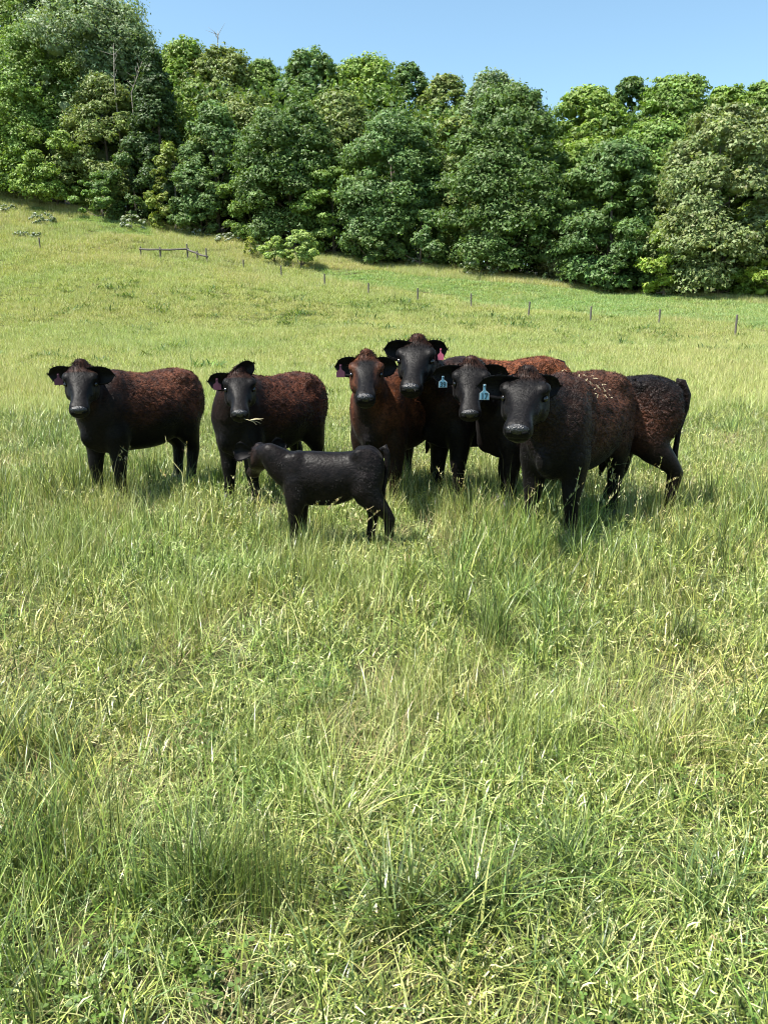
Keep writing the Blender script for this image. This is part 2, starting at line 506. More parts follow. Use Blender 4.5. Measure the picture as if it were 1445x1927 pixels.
    taw = (~clov) & (~patch) & (t > .72) & (q < .25 + .6 * sstep(.8, .98, t)) & (u < 1500)
    i = np.where(taw, 7 + r2.integers(0, 2, n), i)
    w = (.8 + .4 * r2.random(n)) * (1 + .9 * sstep(20, 90, y))
    h = (.7 + .5 * vnoise(x, y, 3, 14) + .3 * r2.random(n)) * (1 + .5 * sstep(20, 90, y))
    pts = np.stack([x, y, z - .02], 1)
    rot = np.stack([r2.normal(0, .05, n), r2.normal(0, .05, n), r2.random(n) * 6.283], 1)
    scatter('hillside_grass', pts, rot, np.stack([w, w, h], 1), i, far, 'yellow green grass covering the hillside up to the wood')
    # --- seed heads
    heads = [tuft_mesh('stalks', sum([seedhead(rng, .34 + .2 * rng.random(), .15 + .35 * rng.random(), kk % 2) for _ in range(3)], []), M_grass) for kk in range(6)]
    # spread the stalks of each bunch
    for hm in heads:
        co = np.zeros(len(hm.vertices) * 3, np.float32); hm.vertices.foreach_get('co', co); co = co.reshape(-1, 3)
        cut = len(co) // 3
        co[cut:2 * cut, 0] += .07; co[2 * cut:, 1] += .09
        hm.vertices.foreach_set('co', co.ravel())
    x, y, r2 = place(1.2, 16, 2.6, seed=9)
    k = vnoise(x, y, 1.3, 91) > .42
    x, y = x[k], y[k]
    # a thick stand of tall stalks by the nearest animal
    ex = [(px, py) for px, py in ((1130, 985), (1150, 990), (1175, 985), (1200, 980), (1215, 975), (1165, 1000), (1190, 995), (950, 1015), (930, 1020),
          (1090, 1030), (1120, 1025), (1280, 985), (1310, 990), (745, 1000), (900, 985), (870, 980), (1000, 1040), (1055, 1045), (235, 950), (215, 948), (330, 955), (590, 1045), (640, 1050), (1225, 1000), (1140, 1010), (1180, 1020))]
    gx = [ground_hit(*e) for e in ex]
    x = np.concatenate([x, [g.x for g in gx]]); y = np.concatenate([y, [g.y for g in gx]])
    n = len(x); r2 = np.random.default_rng(5)
    s = .75 + .35 * r2.random(n)
    s[-len(gx):] = 1.0 + .35 * r2.random(len(gx))
    s = np.where(y < 4.5, s * .85, s)
    scatter('seeding_grass_stalks', np.stack([x, y, terrain(x, y)], 1), np.stack([r2.normal(0, .1, n), r2.normal(0, .1, n), r2.random(n) * 6.28], 1),
            np.stack([s, s, s], 1), r2.integers(0, 6, n), heads, 'pale seed heads on thin stalks standing above the grass')
    # --- clover and broad weeds in the foreground
    def trefoil(rng, n, Rr, h0, h1, s0, s1):
        P = []
        for _ in range(n):
            a = rng.random() * 6.28; r = Rr * math.sqrt(rng.random()); cx, cy = r * math.cos(a), r * math.sin(a)
            h = h0 + (h1 - h0) * rng.random(); s = s0 + (s1 - s0) * rng.random()
            ph = rng.random() * 6.28; tl = rng.normal(0, .3, 2)
            col = np.array(PAL['cl3']) * (1 + rng.normal(0, .2))
            for q in range(3):
                b = ph + q * 2.094
                ring = []
                for (uu, vv) in ((0, 0), (.45, .38), (.9, .34), (1.0, 0), (.9, -.34), (.45, -.38)):
                    X_ = s * (uu * math.cos(b) - vv * math.sin(b)); Y_ = s * (uu * math.sin(b) + vv * math.cos(b))
                    ring.append((cx + X_, cy + Y_, h + tl[0] * X_ + tl[1] * Y_ + abs(vv) * s * .3))
                ring = np.array(ring)
                P.append((ring, np.array([[0, 1, 2, 3], [0, 3, 4, 5]]), np.tile(col, (6, 1))))
            st = np.array([(cx - .001, cy, 0), (cx + .001, cy, 0), (cx + .001, cy, h), (cx - .001, cy, h)])
            P.append((st, np.array([[0, 1, 2, 3]]), np.tile(col, (4, 1))))
        return P
    clo = [tuft_mesh('clover', trefoil(rng, 22, .13, .03, .12, .012, .022), M_clover) for _ in range(3)]
    x, y, r2 = place(.8, 5.0, 34, seed=19)
    k = .6 * vnoise(x, y, .35, 95) + .4 * r2.random(len(x)) > np.interp(y, [.8, 2.2, 3.5, 5.5], [.50, .62, .78, .9]); x, y = x[k], y[k]; n = len(x)
    s = .55 + .4 * r2.random(n)
    scatter('clover', np.stack([x, y, terrain(x, y)], 1), np.stack([0 * x, 0 * x, r2.random(n) * 6.28], 1), np.stack([s, s, s], 1),
            r2.integers(0, 3, n), clo, 'low clover leaves between the foreground grass blades')
    # dark weeds on the slope
    wd = [tuft_mesh('weed', [blades(rng, 60, .22, .06, .24, .022, .04, .9, 1.2, {'fresh': 3, 'wd': 4}, 3, 2.5)], M_clover) for _ in range(3)]
    spots = [(85, 672), (110, 668), (510, 603), (520, 598), (545, 603), (665, 575), (690, 572), (640, 580), (730, 600), (830, 603), (400, 560), (600, 570),
             (560, 562), (420, 575), (1000, 620), (1180, 615), (1290, 640), (1360, 645), (1040, 628), (970, 632), (860, 612), (770, 585), (300, 590), (355, 568), (240, 560),
             (200, 545), (620, 618), (1405, 660), (1090, 650), (250, 650), (390, 690), (620, 700), (720, 640), (75, 590), (130, 560), (165, 610), (480, 560), (585, 590),
             (320, 610), (1230, 628), (1320, 625), (930, 600), (900, 590)]
    P = [ground_hit(*s_) for s_ in spots]
    r2 = np.random.default_rng(31)
    PX = np.array([p.x for p in P]); PY = np.array([p.y for p in P])
    n0 = 320; k_ = r2.integers(0, len(P), n0)
    PX = np.concatenate([PX, PX[k_] + r2.normal(0, 2.2, n0)]); PY = np.concatenate([PY, PY[k_] + r2.normal(0, 3.2, n0)])
    n = len(PX); s = (.8 + .9 * r2.random(n) ** 2) * (1 + PY / 70); s[:len(P)] += .25
    scatter('pasture_weeds', np.stack([PX, PY, terrain(PX, PY)], 1), np.stack([0 * PX, 0 * PX, r2.random(n) * 6.28], 1), np.stack([s, s, s], 1),
            r2.integers(0, 3, n), wd, 'dark green leafy weeds dotted over the slope')

PAL.update({'cl': (.25, .355, .135), 'cl2': (.33, .42, .19), 'cl3': (.105, .175, .035), 'taw': (.50, .46, .26), 'wd': (.055, .12, .035)})
build_grass()

def build_tussocks():
    rng = np.random.default_rng(606)
    fine = {'deep': 3, 'fresh': 4, 'lime': 2, 'blue': 1.5}; broad = {'blue': 4, 'fresh': 3, 'deep': 1.5, 'pale': 1}
    dark = {'deep': 6, 'fresh': 4, 'blue': 3, 'lime': .6}
    spec = [  # px, py, n, radius, h0, h1, w0, w1, lean, curl, palette, label
        (395, 1700, 300, .10, .20, .42, .003, .0060, .22, .45, dark, 'dark green upright grass clump in the lower left foreground'),
        (510, 1725, 190, .11, .28, .50, .0018, .003, .10, .12, fine, 'clump of tall thin reed-like stems right of the dark foreground clump'),
        (640, 1560, 70, .06, .16, .30, .005, .008, .8, .7, {'straw': 3, 'lime': 3, 'pale': 3}, 'splayed yellow straw clump in the middle of the foreground'),
        (765, 1745, 150, .10, .18, .36, .006, .010, .40, .6, broad, 'broad-bladed bluish grass clump low in the middle of the photo'),
        (905, 1735, 130, .09, .20, .38, .006, .010, .30, .5, broad, 'broad-bladed bluish clump just right of the similar one at bottom centre'),
        (1060, 1640, 140, .09, .15, .32, .004, .008, .45, .7, broad, 'leaning grass clump right of the two broad-bladed clumps'),
        (930, 1215, 170, .09, .22, .46, .003, .006, .15, .3, dark, 'tall dark grass clump below the nearest cow, right of the middle'),
        (1240, 1420, 110, .12, .16, .32, .004, .007, .5, .9, {'lime': 4, 'straw': 2, 'fresh': 2}, 'yellow-green arching grass clump on the right side'),
        (70, 1640, 110, .12, .18, .36, .004, .008, .45, .7, broad, 'leaning green grass clump at the left photo edge'),
        (1330, 1700, 100, .11, .16, .32, .004, .008, .4, .7, broad, 'green grass clump at the lower right edge of the photo'),
        (230, 1250, 90, .10, .18, .34, .003, .006, .2, .4, fine, 'upright green grass clump on the left, below the calf'),
        (1290, 1220, 150, .10, .18, .34, .004, .007, .3, .5, dark, 'dark green grass clump on the right, below the last cow')]
    for (px, py, n, Rr, h0, h1, w0, w1, ln, cu, pal, lab) in spec:
        g = ground_hit(px, py)
        me = tuft_mesh('grass_tussock', [blades(rng, n, Rr, h0, h1, w0, w1, ln, cu, pal, 6), blades(rng, n // 3, Rr * 1.3, .05, .14, .003, .006, .9, .8, {'straw': 2, 'tan': 1, 'lime': 1}, 4)], M_grass)
        tag(link('grass_tussock', me, loc=g), lab, 'grass clump')
build_tussocks()
# ------------------------------------------------------------------ trees
def leaf_quads(rng, P, Nn, size, col, var=.16, fold=.0):
    """leaf-cluster rhombs at P with normals Nn"""
    n = len(P)
    r = rng.normal(0, 1, (n, 3)); T = np.cross(Nn, r); T /= np.linalg.norm(T, axis=1, keepdims=True) + 1e-9
    B = np.cross(Nn, T)
    s = size * (.6 + .8 * rng.random((n, 1)))
    a = .60 + .32 * rng.random((n, 1))
    V = np.stack([P - T * s * .5, P - B * s * a * .5 + Nn * s * .08, P + T * s * .5 - Nn * s * .12, P + B * s * a * .5 + Nn * s * .08], 1).reshape(-1, 3)
    Q = np.arange(n * 4).reshape(n, 4)
    C = np.asarray(col)[None, :] * (1 + rng.normal(0, var, (n, 1))).clip(.45, 1.7) * (1 + rng.normal(0, .05, (n, 3)))
    return V, Q, np.repeat(np.clip(C, .004, .6), 4, 0)

def leaf_tris(rng, P, Nn, size, col, var=.16):
    """leaf clusters as single pointed faces"""
    n = len(P)
    r = rng.normal(0, 1, (n, 3)); T = np.cross(Nn, r); T /= np.linalg.norm(T, axis=1, keepdims=True) + 1e-9
    B = np.cross(Nn, T)
    s = size * (.6 + .8 * rng.random((n, 1)))
    V = np.stack([P - T * s * .55 - B * s * .38, P - T * s * .35 + B * s * .42, P + T * s * .62], 1).reshape(-1, 3)
    C = np.asarray(col)[None, :] * (1 + rng.normal(0, var, (n, 1))).clip(.45, 1.7) * (1 + rng.normal(0, .05, (n, 3)))
    return V, np.arange(n * 3).reshape(n, 3), np.repeat(np.clip(C, .004, .6), 3, 0)

def rand_dir(rng, n):
    d = rng.normal(0, 1, (n, 3)); return d / np.linalg.norm(d, axis=1, keepdims=True)

def crown_points(rng, H, W, base, nleaf, style, low=0.0):
    """points and normals of a crown: envelope > boughs > twig clusters > leaves"""
    # envelope profile
    def prof(u):   # u 0 bottom .. 1 top
        if style == 'cone': return np.clip((1 - u) * 1.15, 0, 1) ** .75 * np.clip(u * 12, 0, 1)
        if style == 'vase': return np.clip(np.sin(np.pi * np.clip(u * .72 + .22, 0, 1)), 0, 1) ** .7
        if style == 'wide': return np.sqrt(np.clip(1 - ((u - .42) / .60) ** 2, 0, 1))
        return np.sqrt(np.clip(1 - ((u - .38) / .64) ** 2, 0, 1)) * (1.04 - .32 * u)
    nb = int(np.clip(H * W * .85, 34, 190))
    u = (np.arange(nb) + rng.random(nb)) / nb
    u = u ** (.9)
    th = rng.random(nb) * 6.283
    lob = 1 + .13 * np.sin(3 * th + rng.random() * 6) + .10 * np.sin(5 * th + u * 6)
    br = (.075 + .095 * rng.random(nb) ** 1.5) * min(W, H * .8) * (1.08 - .3 * u)
    if style == 'spiky': br *= .8
    if style == 'cone': br *= .85
    rr = np.clip(prof(u) * W * .5 * lob - br * .55, 0, None) * (.62 + .40 * rng.random(nb) ** .5)
    zc = base + (H - base) * (.02 + .97 * u)
    zc = np.clip(zc, base + br * .35, H - br * .62)
    Cn = np.stack([rr * np.cos(th), rr * np.sin(th), zc], 1)
    wts = br ** 2 * np.where(Cn[:, 1] > W * .2, .30, 1.0) * np.where(zc < H * low, .22, 1.0); wts /= wts.sum()
    K = 11
    nt_ = max(int(nleaf / K), 40)
    bi = rng.choice(nb, nt_, p=wts)
    d = rand_dir(rng, nt_)
    out = Cn[bi] * [1, 1, 0] ; out /= (np.linalg.norm(out, axis=1, keepdims=True) + .3)
    d = d + out * .75 + np.array([0, 0, .5]); d /= np.linalg.norm(d, axis=1, keepdims=True)
    fl = rng.uniform(.6, .95) if style != 'spiky' else 1.0
    sq = np.array([1.12, 1.12, fl])
    tc = Cn[bi] + d * sq * br[bi][:, None] * (.66 + .68 * rng.random((nt_, 1)) ** 1.3)
    tr = br[bi] * (.22 + .28 * rng.random(nt_))
    li = np.repeat(np.arange(nt_), K)
    dl = rand_dir(rng, len(li))
    sp = np.array([1.35, 1.35, .5]) if style != 'willow' else np.array([.6, .6, 1.6])
    P = tc[li] + dl * sp * (tr[li] * (.3 + .8 * rng.random(len(li))))[:, None]
    Nn = d[li] * .5 + dl * .35 + np.array([0, 0, .30]) + rng.normal(0, .36, (len(li), 3))
    Nn /= np.linalg.norm(Nn, axis=1, keepdims=True)
    keep = P[:, 2] > .1
    tone = 1 + .11 * rng.normal(0, 1, nt_)[li] + .09 * rng.normal(0, 1, nb)[bi][li]
    return P[keep], Nn[keep], Cn, tone[keep], br

_ICO = None
def bough_cores(rng, Cn, br, col, k=.80):
    """lumpy inner masses of each bough, the leaves too deep to tell apart"""
    global _ICO
    if _ICO is None:
        bm = bmesh.new(); bmesh.ops.create_icosphere(bm, subdivisions=1, radius=1)
        _ICO = (np.array([v.co[:] for v in bm.verts]), np.array([[v.index for v in f.verts] for f in bm.faces])); bm.free()
    V0, F0 = _ICO; nb = len(Cn); nv = len(V0)
    r = (1 + rng.normal(0, .2, (nb, nv))) * br[:, None] * k
    V = Cn[:, None, :] + V0[None] * np.array([1, 1, .6]) * r[..., None]
    V[..., 2] = np.maximum(V[..., 2], .02)
    Fc = (F0[None] + (np.arange(nb) * nv)[:, None, None]).reshape(-1, 3)
    C = np.asarray(col)[None, None, :] * (1 + rng.normal(0, .15, (nb, nv, 1))).clip(.5, 1.5)
    return V.reshape(-1, 3), Fc, np.clip(C.reshape(-1, 3), .004, .5)

def tube_verts(pts, rad, k=7):
    pts = [Vector(p) for p in pts]
    V, Fc = [], []
    for i, p in enumerate(pts):
        t = (pts[min(i + 1, len(pts) - 1)] - pts[max(i - 1, 0)]).normalized()
        ref = Vector((0, 1, 0)) if abs(t.y) < .8 else Vector((1, 0, 0))
        s = t.cross(ref).normalized(); u = s.cross(t)
        for j in range(k):
            a = 6.2832 * j / k
            V.append(p + (s * math.cos(a) + u * math.sin(a)) * rad[i])
    for i in range(len(pts) - 1):
        for j in range(k):
            Fc.append((i * k + j, i * k + (j + 1) % k, (i + 1) * k + (j + 1) % k, (i + 1) * k + j))
    V.append(pts[-1]); e = len(V) - 1
    for j in range(k):
        b = (len(pts) - 1) * k
        Fc.append((b + j, b + (j + 1) % k, e))
    return V, Fc

def join_tubes(tubes):
    V, Fc = [], []
    for v, f in tubes:
        o = len(V); V += [tuple(x) for x in v]; Fc += [tuple(i + o for i in q) for q in f]
    return V, Fc

def make_trunk(rng, H, W, boughs, r0, fork=.3, nlimb=9):
    tb = []
    lean = rng.normal(0, .03, 2)
    top = H * .82
    pts = [(lean[0] * z + .02 * H * math.sin(z / H * 5) * .3, lean[1] * z, z) for z in np.linspace(-.4, top, 8)]
    rad = [r0 * (1.35 if i == 0 else 1) * (1 - .9 * i / 7.5) for i in range(8)]
    tb.append(tube_verts(pts, rad, 8))
    idx = rng.choice(len(boughs), min(nlimb, len(boughs)), replace=False)
    for b in idx:
        e = Vector(boughs[b]); z0 = max(H * .08, e.z - (Vector((e.x, e.y, 0)).length) * .9 - H * .06)
        z0 = min(z0, top * .9)
        k = (z0 + .4) / (top + .4) * 7
        s = Vector((lean[0] * z0, lean[1] * z0, z0))
        r = r0 * (1 - .9 * k / 7.5) * .55
        m1 = s.lerp(e, .35) + Vector((0, 0, -.03 * H)) + Vector(rng.normal(0, .02 * H, 3)); m2 = s.lerp(e, .7) + Vector(rng.normal(0, .02 * H, 3))
        tb.append(tube_verts([s, m1, m2, e], [r, r * .75, r * .45, r * .15], 5))
    return join_tubes(tb)

def plant_tree(seed, px, top, wpx, t, style, col, label, name='deciduous_tree', base=.06, leaf=.34, dens=1.0, cat='tree', group=None, at=None, bark=None, nlimb=9, white=None, low=0.0):
    rng = np.random.default_rng(seed)
    if at is None:
        # follow the ray of this image column out to the wood's edge times t
        s = (px - CX) / F_PX
        for _ in range(6):
            D = float(edge_dist(s)) * t
            zz = tz(s * D, D)
            u, v = project((s * D, D, zz)); s += (px - u) / F_PX
        g = Vector((s * D, D, zz))
    else:
        g = at
    D = g.y
    tp = at_depth(px, top, D)
    H = max(tp.z - g.z, .6); W = wpx / F_PX * math.hypot(D, 0) * 1.02
    lf = leaf
    area = H * W
    nleaf = int(np.clip(area / lf ** 2 * 24 * dens, 1500, 50000))
    P, Nn, Cn, tone, br = crown_points(rng, H, W, H * base, nleaf, style, low)
    root = empty(name, g, 0)
    V, Q, C = leaf_tris(rng, P, Nn, lf, col)
    C = np.clip(C * np.repeat(tone, 3)[:, None], .004, .6)
    T = Q   # leaves joined with the inner masses of the boughs
    V2, F2, C2 = bough_cores(rng, Cn, br, col, .66 if style != 'spiky' else .45)
    me = mesh_from('crown', np.concatenate([V, V2]), np.concatenate([T, F2 + len(V)]), M_leaf); set_col(me, np.concatenate([C, C2]))
    link('crown', me, root)
    tv, tf = make_trunk(rng, H, W, Cn, max(.02 * H, .05) if H > 6 else .03 * H, nlimb=nlimb)
    link('trunk', mesh_from('trunk', tv, tf, bark or M_bark, True), root)
    if white:
        k = rng.choice(len(P), int(len(P) * white), replace=False)
        V, Q, C = leaf_quads(rng, P[k] + Nn[k] * lf * .3, Nn[k], lf * .75, (.78, .77, .68), .06)
        me = mesh_from('blossom', V, Q, M_leaf); set_col(me, C); link('blossom', me, root)
    tag(root, label, cat, group)
    return root

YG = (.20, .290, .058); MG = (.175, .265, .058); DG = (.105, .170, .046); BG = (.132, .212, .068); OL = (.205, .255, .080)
SG = (.20, .265, .13); LG = (.24, .33, .055); DK = (.065, .11, .035); OB = (.14, .15, .065)
TREES = [
 # px, top, width, t, style, colour, label, name
 (70, 62, 200, 1.02, 'egg', MG, 'large bright green maple-like tree on the hill crest at the left photo edge', 'deciduous_tree'),
 (212, 150, 150, 1.04, 'egg', OL, 'mid green rounded tree right of the big left tree, bare pale branches above', 'deciduous_tree'),
 (306, 96, 120, 1.03, 'cone', DK, 'tall dark narrow tree rising in the left part of the wood', 'deciduous_tree'),
 (412, 200, 125, 1.01, 'egg', BG, 'bluish green tree behind the whitest bushes, left of the small field trees', 'deciduous_tree'),
 (548, 205, 180, 1.01, 'wide', DG, 'dark round-crowned tree directly above the two small field trees', 'deciduous_tree'),
 (738, 218, 190, 1.02, 'wide', BG, 'silvery green broad tree in the middle of the wood behind the small mounded tree', 'deciduous_tree'),
 (950, 168, 225, 1.00, 'egg', DG, 'massive dark green tree right of the middle, lit yellow along its left side', 'deciduous_tree'),
 (1145, 268, 190, 1.01, 'egg', BG, 'lower bluish green tree between the massive dark tree and the olive willow-like tree', 'deciduous_tree'),
 (1342, 212, 225, 1.00, 'wide', (.215, .26, .105), 'pale olive willow-like tree near the right edge of the wood', 'willow_tree'),
 (1462, 395, 130, .965, 'egg', LG, 'bright green low tree cut off by the right edge of the photo', 'deciduous_tree'),
 (1248, 432, 95, .975, 'wide', LG, 'bright lime green young tree at the foot of the willow-like tree', 'young_tree'),
 (195, 328, 86, .975, 'wide', (.17, .27, .07), 'small bright green tree on the hill crest, lowest of those on the left', 'young_tree'),
 (702, 408, 98, .97, 'wide', (.12, .18, .05), 'small mounded green tree at the wood edge in the middle of the photo', 'young_tree'),
 (332, 272, 84, .985, 'spiky', (.22, .27, .06), 'small yellow-green tree glowing against the dark tree on the left', 'young_tree'),
 (628, 320, 130, 1.0, 'wide', MG, 'mid green tree between the dark round tree and the silvery broad tree', 'deciduous_tree'),
 (850, 300, 110, 1.05, 'egg', OL, 'thin olive tree in the shaded gap left of the massive dark tree', 'deciduous_tree'),
 (1062, 385, 100, 1.01, 'spiky', OB, 'brownish half-bare tree in the gap right of the massive dark tree', 'deciduous_tree'),
 (480, 330, 110, 1.0, 'wide', MG, 'low green tree at the wood edge left of the dark round tree', 'deciduous_tree'),
 (110, 250, 140, .99, 'wide', YG, 'yellow-green leafy lower tree in front of the big left maple-like tree', 'deciduous_tree'),
 (258, 300, 110, 1.0, 'wide', DG, 'low dark green tree at the crest between the small bright tree and the yellow-green one', 'deciduous_tree'),
 (380, 330, 100, .99, 'wide', DG, 'low dark tree right of the small yellow-green tree', 'deciduous_tree'),
 (790, 395, 110, .985, 'wide', BG, 'low green tree just right of the small mounded tree', 'deciduous_tree'),
 (915, 400, 90, .975, 'wide', (.2, .26, .1), 'pale green shrubby tree at the foot of the massive dark tree', 'deciduous_tree'),
 (1140, 420, 120, .99, 'wide', DG, 'low dark tree at the foot of the bluish green tree', 'deciduous_tree'),
 (1350, 440, 120, .99, 'wide', MG, 'low mid green tree under the willow-like tree', 'deciduous_tree'),
 # behind
 (15, -60, 150, 1.14, 'egg', YG, 'tall yellow-green tree at the top left corner of the photo', 'deciduous_tree'),
 (112, -70, 110, 1.18, 'egg', DK, 'tall dark tree next to the top left corner, behind the silver-green crown', 'deciduous_tree'),
 (200, -8, 175, 1.12, 'wide', SG, 'big silver-green round-topped tree, highest of the wood after the corner trees', 'deciduous_tree'),
 (262, 40, 80, 1.16, 'egg', DG, 'dark crown on the right shoulder of the silver-green tree', 'deciduous_tree'),
 (365, 82, 110, 1.15, 'egg', YG, 'fresh green crown in the skyline right of the tall dark narrow tree', 'deciduous_tree'),
 (432, 98, 125, 1.17, 'spiky', OL, 'brownish olive feathery crown in the skyline above the bluish green tree', 'deciduous_tree'),
 (502, 120, 100, 1.22, 'egg', MG, 'green crown in the skyline left of the spiky-topped one', 'deciduous_tree'),
 (592, 104, 120, 1.18, 'spiky', BG, 'bluish crown with twigs sticking up, highest in the middle skyline', 'deciduous_tree'),
 (690, 116, 125, 1.2, 'egg', YG, 'yellow-green rounded crown in the middle skyline', 'deciduous_tree'),
 (768, 128, 86, 1.25, 'spiky', BG, 'thin open crown in the skyline where sky shows between the twigs', 'deciduous_tree'),
 (832, 150, 100, 1.2, 'spiky', OL, 'olive crown in the skyline left of the drooping pale one', 'deciduous_tree'),
 (918, 148, 120, 1.2, 'willow', SG, 'pale drooping crown in the skyline left of the massive dark tree', 'deciduous_tree'),
 (1092, 168, 125, 1.14, 'egg', YG, 'bright yellow-green crown in the skyline right of the massive dark tree', 'deciduous_tree'),
 (1160, 150, 86, 1.22, 'spiky', DG, 'dark top poking up behind the bright yellow-green crown', 'deciduous_tree'),
 (1248, 153, 145, 1.13, 'egg', MG, 'rounded green crown in the right skyline, the broadest there', 'deciduous_tree'),
 (1338, 165, 95, 1.2, 'egg', YG, 'yellow-green crown in the skyline above the willow-like tree', 'deciduous_tree'),
 (1400, 163, 90, 1.22, 'spiky', MG, 'green pointed crown in the skyline next to the right edge', 'deciduous_tree'),
 (1462, 185, 100, 1.15, 'egg', DG, 'green crown cut off by the right edge just under the skyline', 'deciduous_tree'),
 (470, 195, 130, 1.09, 'egg', OL, 'olive tree behind the bluish green tree and the dark round tree', 'deciduous_tree'),
 (640, 185, 130, 1.09, 'egg', OL, 'olive tree rising between the dark round tree and the silvery broad tree', 'deciduous_tree'),
 (862, 225, 100, 1.1, 'egg', OL, 'olive green tree behind the shaded gap, just under the drooping crown', 'deciduous_tree'),
 (1215, 235, 130, 1.07, 'egg', MG, 'leafy green tree behind and between the bluish green tree and the willow-like tree', 'deciduous_tree'),
 (1420, 255, 110, 1.06, 'egg', YG, 'green tree right of the willow-like tree near the photo edge', 'deciduous_tree'),
 (1085, 270, 110, 1.06, 'egg', YG, 'yellow-green tree below the bright skyline crown, right of the massive dark tree', 'deciduous_tree'),
 (160, 130, 130, 1.08, 'egg', MG, 'green tree under the silver-green crown, right of the big left tree', 'deciduous_tree'),
 (10, 100, 110, 1.06, 'egg', DG, 'dark tree behind the big left tree at the photo edge', 'deciduous_tree'),
]
def build_trees():
    for k, (px, top, w, t, st, col, lab, nm) in enumerate(TREES):
        front = t < 1.055
        plant_tree(100 + k, px, top, w * (.95 if front else 1.36), t, st, col, lab, nm, base=(.02 if front else .10), leaf=.275 if front else .32,
                   dens=(1.0 if front else .8) * (.75 if st == 'spiky' else 1.0), nlimb=10, low=0.0 if front else .45)
    # two small trees and a sapling standing out in the field
    M_b = plain('grey_bark', (.16, .14, .115), .9, .2, 10, .4, (.09, .075, .06))
    for (sd, px, py, top, w, lab) in (
        (301, 567, 506, 434, 72, 'small light green field tree with forked trunk, right one of the pair'),
        (302, 517, 498, 446, 50, 'smaller light green field tree touching the left side of the forked one')):
        plant_tree(sd, px, top, w * .95, 0, 'egg', (.33, .43, .13), lab, 'small_field_tree', base=.22, leaf=.17, dens=2.2, at=ground_hit(px, py), bark=M_b, nlimb=14)
    plant_tree(303, 472, 446, 22, 0, 'spiky', (.36, .40, .11), 'thin yellow-green sapling left of the two small field trees', 'sapling', base=.15, leaf=.2, dens=.7, at=ground_hit(472, 486), bark=M_b)
    # flowering bushes along the wood's edge
    for k, (px, py, top, w, wh, lab) in enumerate((
        (14, 398, 385, 30, .7, 'low white-flowering bush at the left photo edge on the hill'),
        (84, 424, 401, 42, .45, 'white-flecked round bush on the upper left slope'),
        (45, 448, 436, 30, .25, 'small scrubby bush left above the lone fence post'),
        (72, 450, 438, 24, .5, 'little pale bush right above the lone fence post'),
        (250, 432, 405, 46, .6, 'large white-flowering bush on the hill crest, above the rail fence'),
        (352, 442, 424, 30, .5, 'white-tipped bush right of the large white bush'),
        (384, 446, 432, 36, .45, 'low sprawling pale bush between two white bushes on the crest'),
        (425, 458, 438, 38, .8, 'whitest flowering bush, at the wood edge above the left field tree'),
        (490, 482, 462, 30, .5, 'pale bush beside the sapling'),
        (660, 484, 456, 76, .25, 'wide light green bush left of the small mounded tree'),
        (732, 496, 484, 40, .45, 'low white-flecked bush below the small mounded tree'),
        (785, 502, 486, 46, .3, 'low bush right of the small mounded tree'),
        (850, 505, 440, 60, .12, 'pale green bush at the left foot of the massive dark tree'),
        (905, 520, 478, 66, .2, 'cream-green bush under the massive dark tree'),
        (1060, 536, 512, 84, .15, 'light green low bush bank in the gap right of the massive dark tree'),
        (1130, 548, 512, 40, .2, 'short leafy bush in front of the low dark tree'),
        (345, 428, 418, 20, .1, 'tiny green bush on the crest near the large white bush'),
        (1310, 556, 536, 44, .1, 'low bush beside the fallen grey branches'))):
        plant_tree(400 + k, px, top, w, 0, 'wide', (.22, .29, .11), lab, 'flowering_bush', base=.0, leaf=.2, dens=1.3, cat='bush', at=ground_hit(px, py), nlimb=4, white=wh)
    # filler foliage deep in the wood
    rng = np.random.default_rng(8)
    n = 120000
    s = rng.uniform(-.62, .62, n); t = 1.06 + .34 * rng.random(n)
    D = edge_dist(s) * t; x = s * D
    z = terrain(x, D)
    px = 722 + s * 1447 * .99
    sky_row = np.interp(px, [0, 90, 200, 280, 330, 430, 540, 600, 700, 800, 900, 960, 1060, 1150, 1250, 1350, 1445],
                        [-10, -30, 15, 110, 120, 125, 150, 135, 145, 175, 190, 215, 215, 195, 190, 205, 220]) + 2
    d1 = np.cos(PITCH) + (CY - sky_row) / F_PX * np.sin(PITCH); d2 = (CY - sky_row) / F_PX * np.cos(PITCH) - np.sin(PITCH)
    ztop = CAM_H + d2 / d1 * D
    hh = np.clip(ztop - z, 2, None)
    cl = vnoise(x, D, 3.0, 7)
    P = np.stack([x, D, z + hh * rng.random(n) ** .9 * (.85 + .15 * cl)], 1)
    Nn = rand_dir(rng, n) * .7 + np.array([0, 0, .5]); Nn /= np.linalg.norm(Nn, axis=1, keepdims=True)
    V, Q, C = leaf_tris(rng, P, Nn, .50, DG, .2)  # darker leaf green paints shade into the gaps between the crowns
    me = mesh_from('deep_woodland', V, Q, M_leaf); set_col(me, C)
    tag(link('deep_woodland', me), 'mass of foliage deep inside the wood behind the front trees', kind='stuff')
    # fallen grey branches at the right wood edge
    rng = np.random.default_rng(55)
    g = ground_hit(1385, 556)
    tb = []
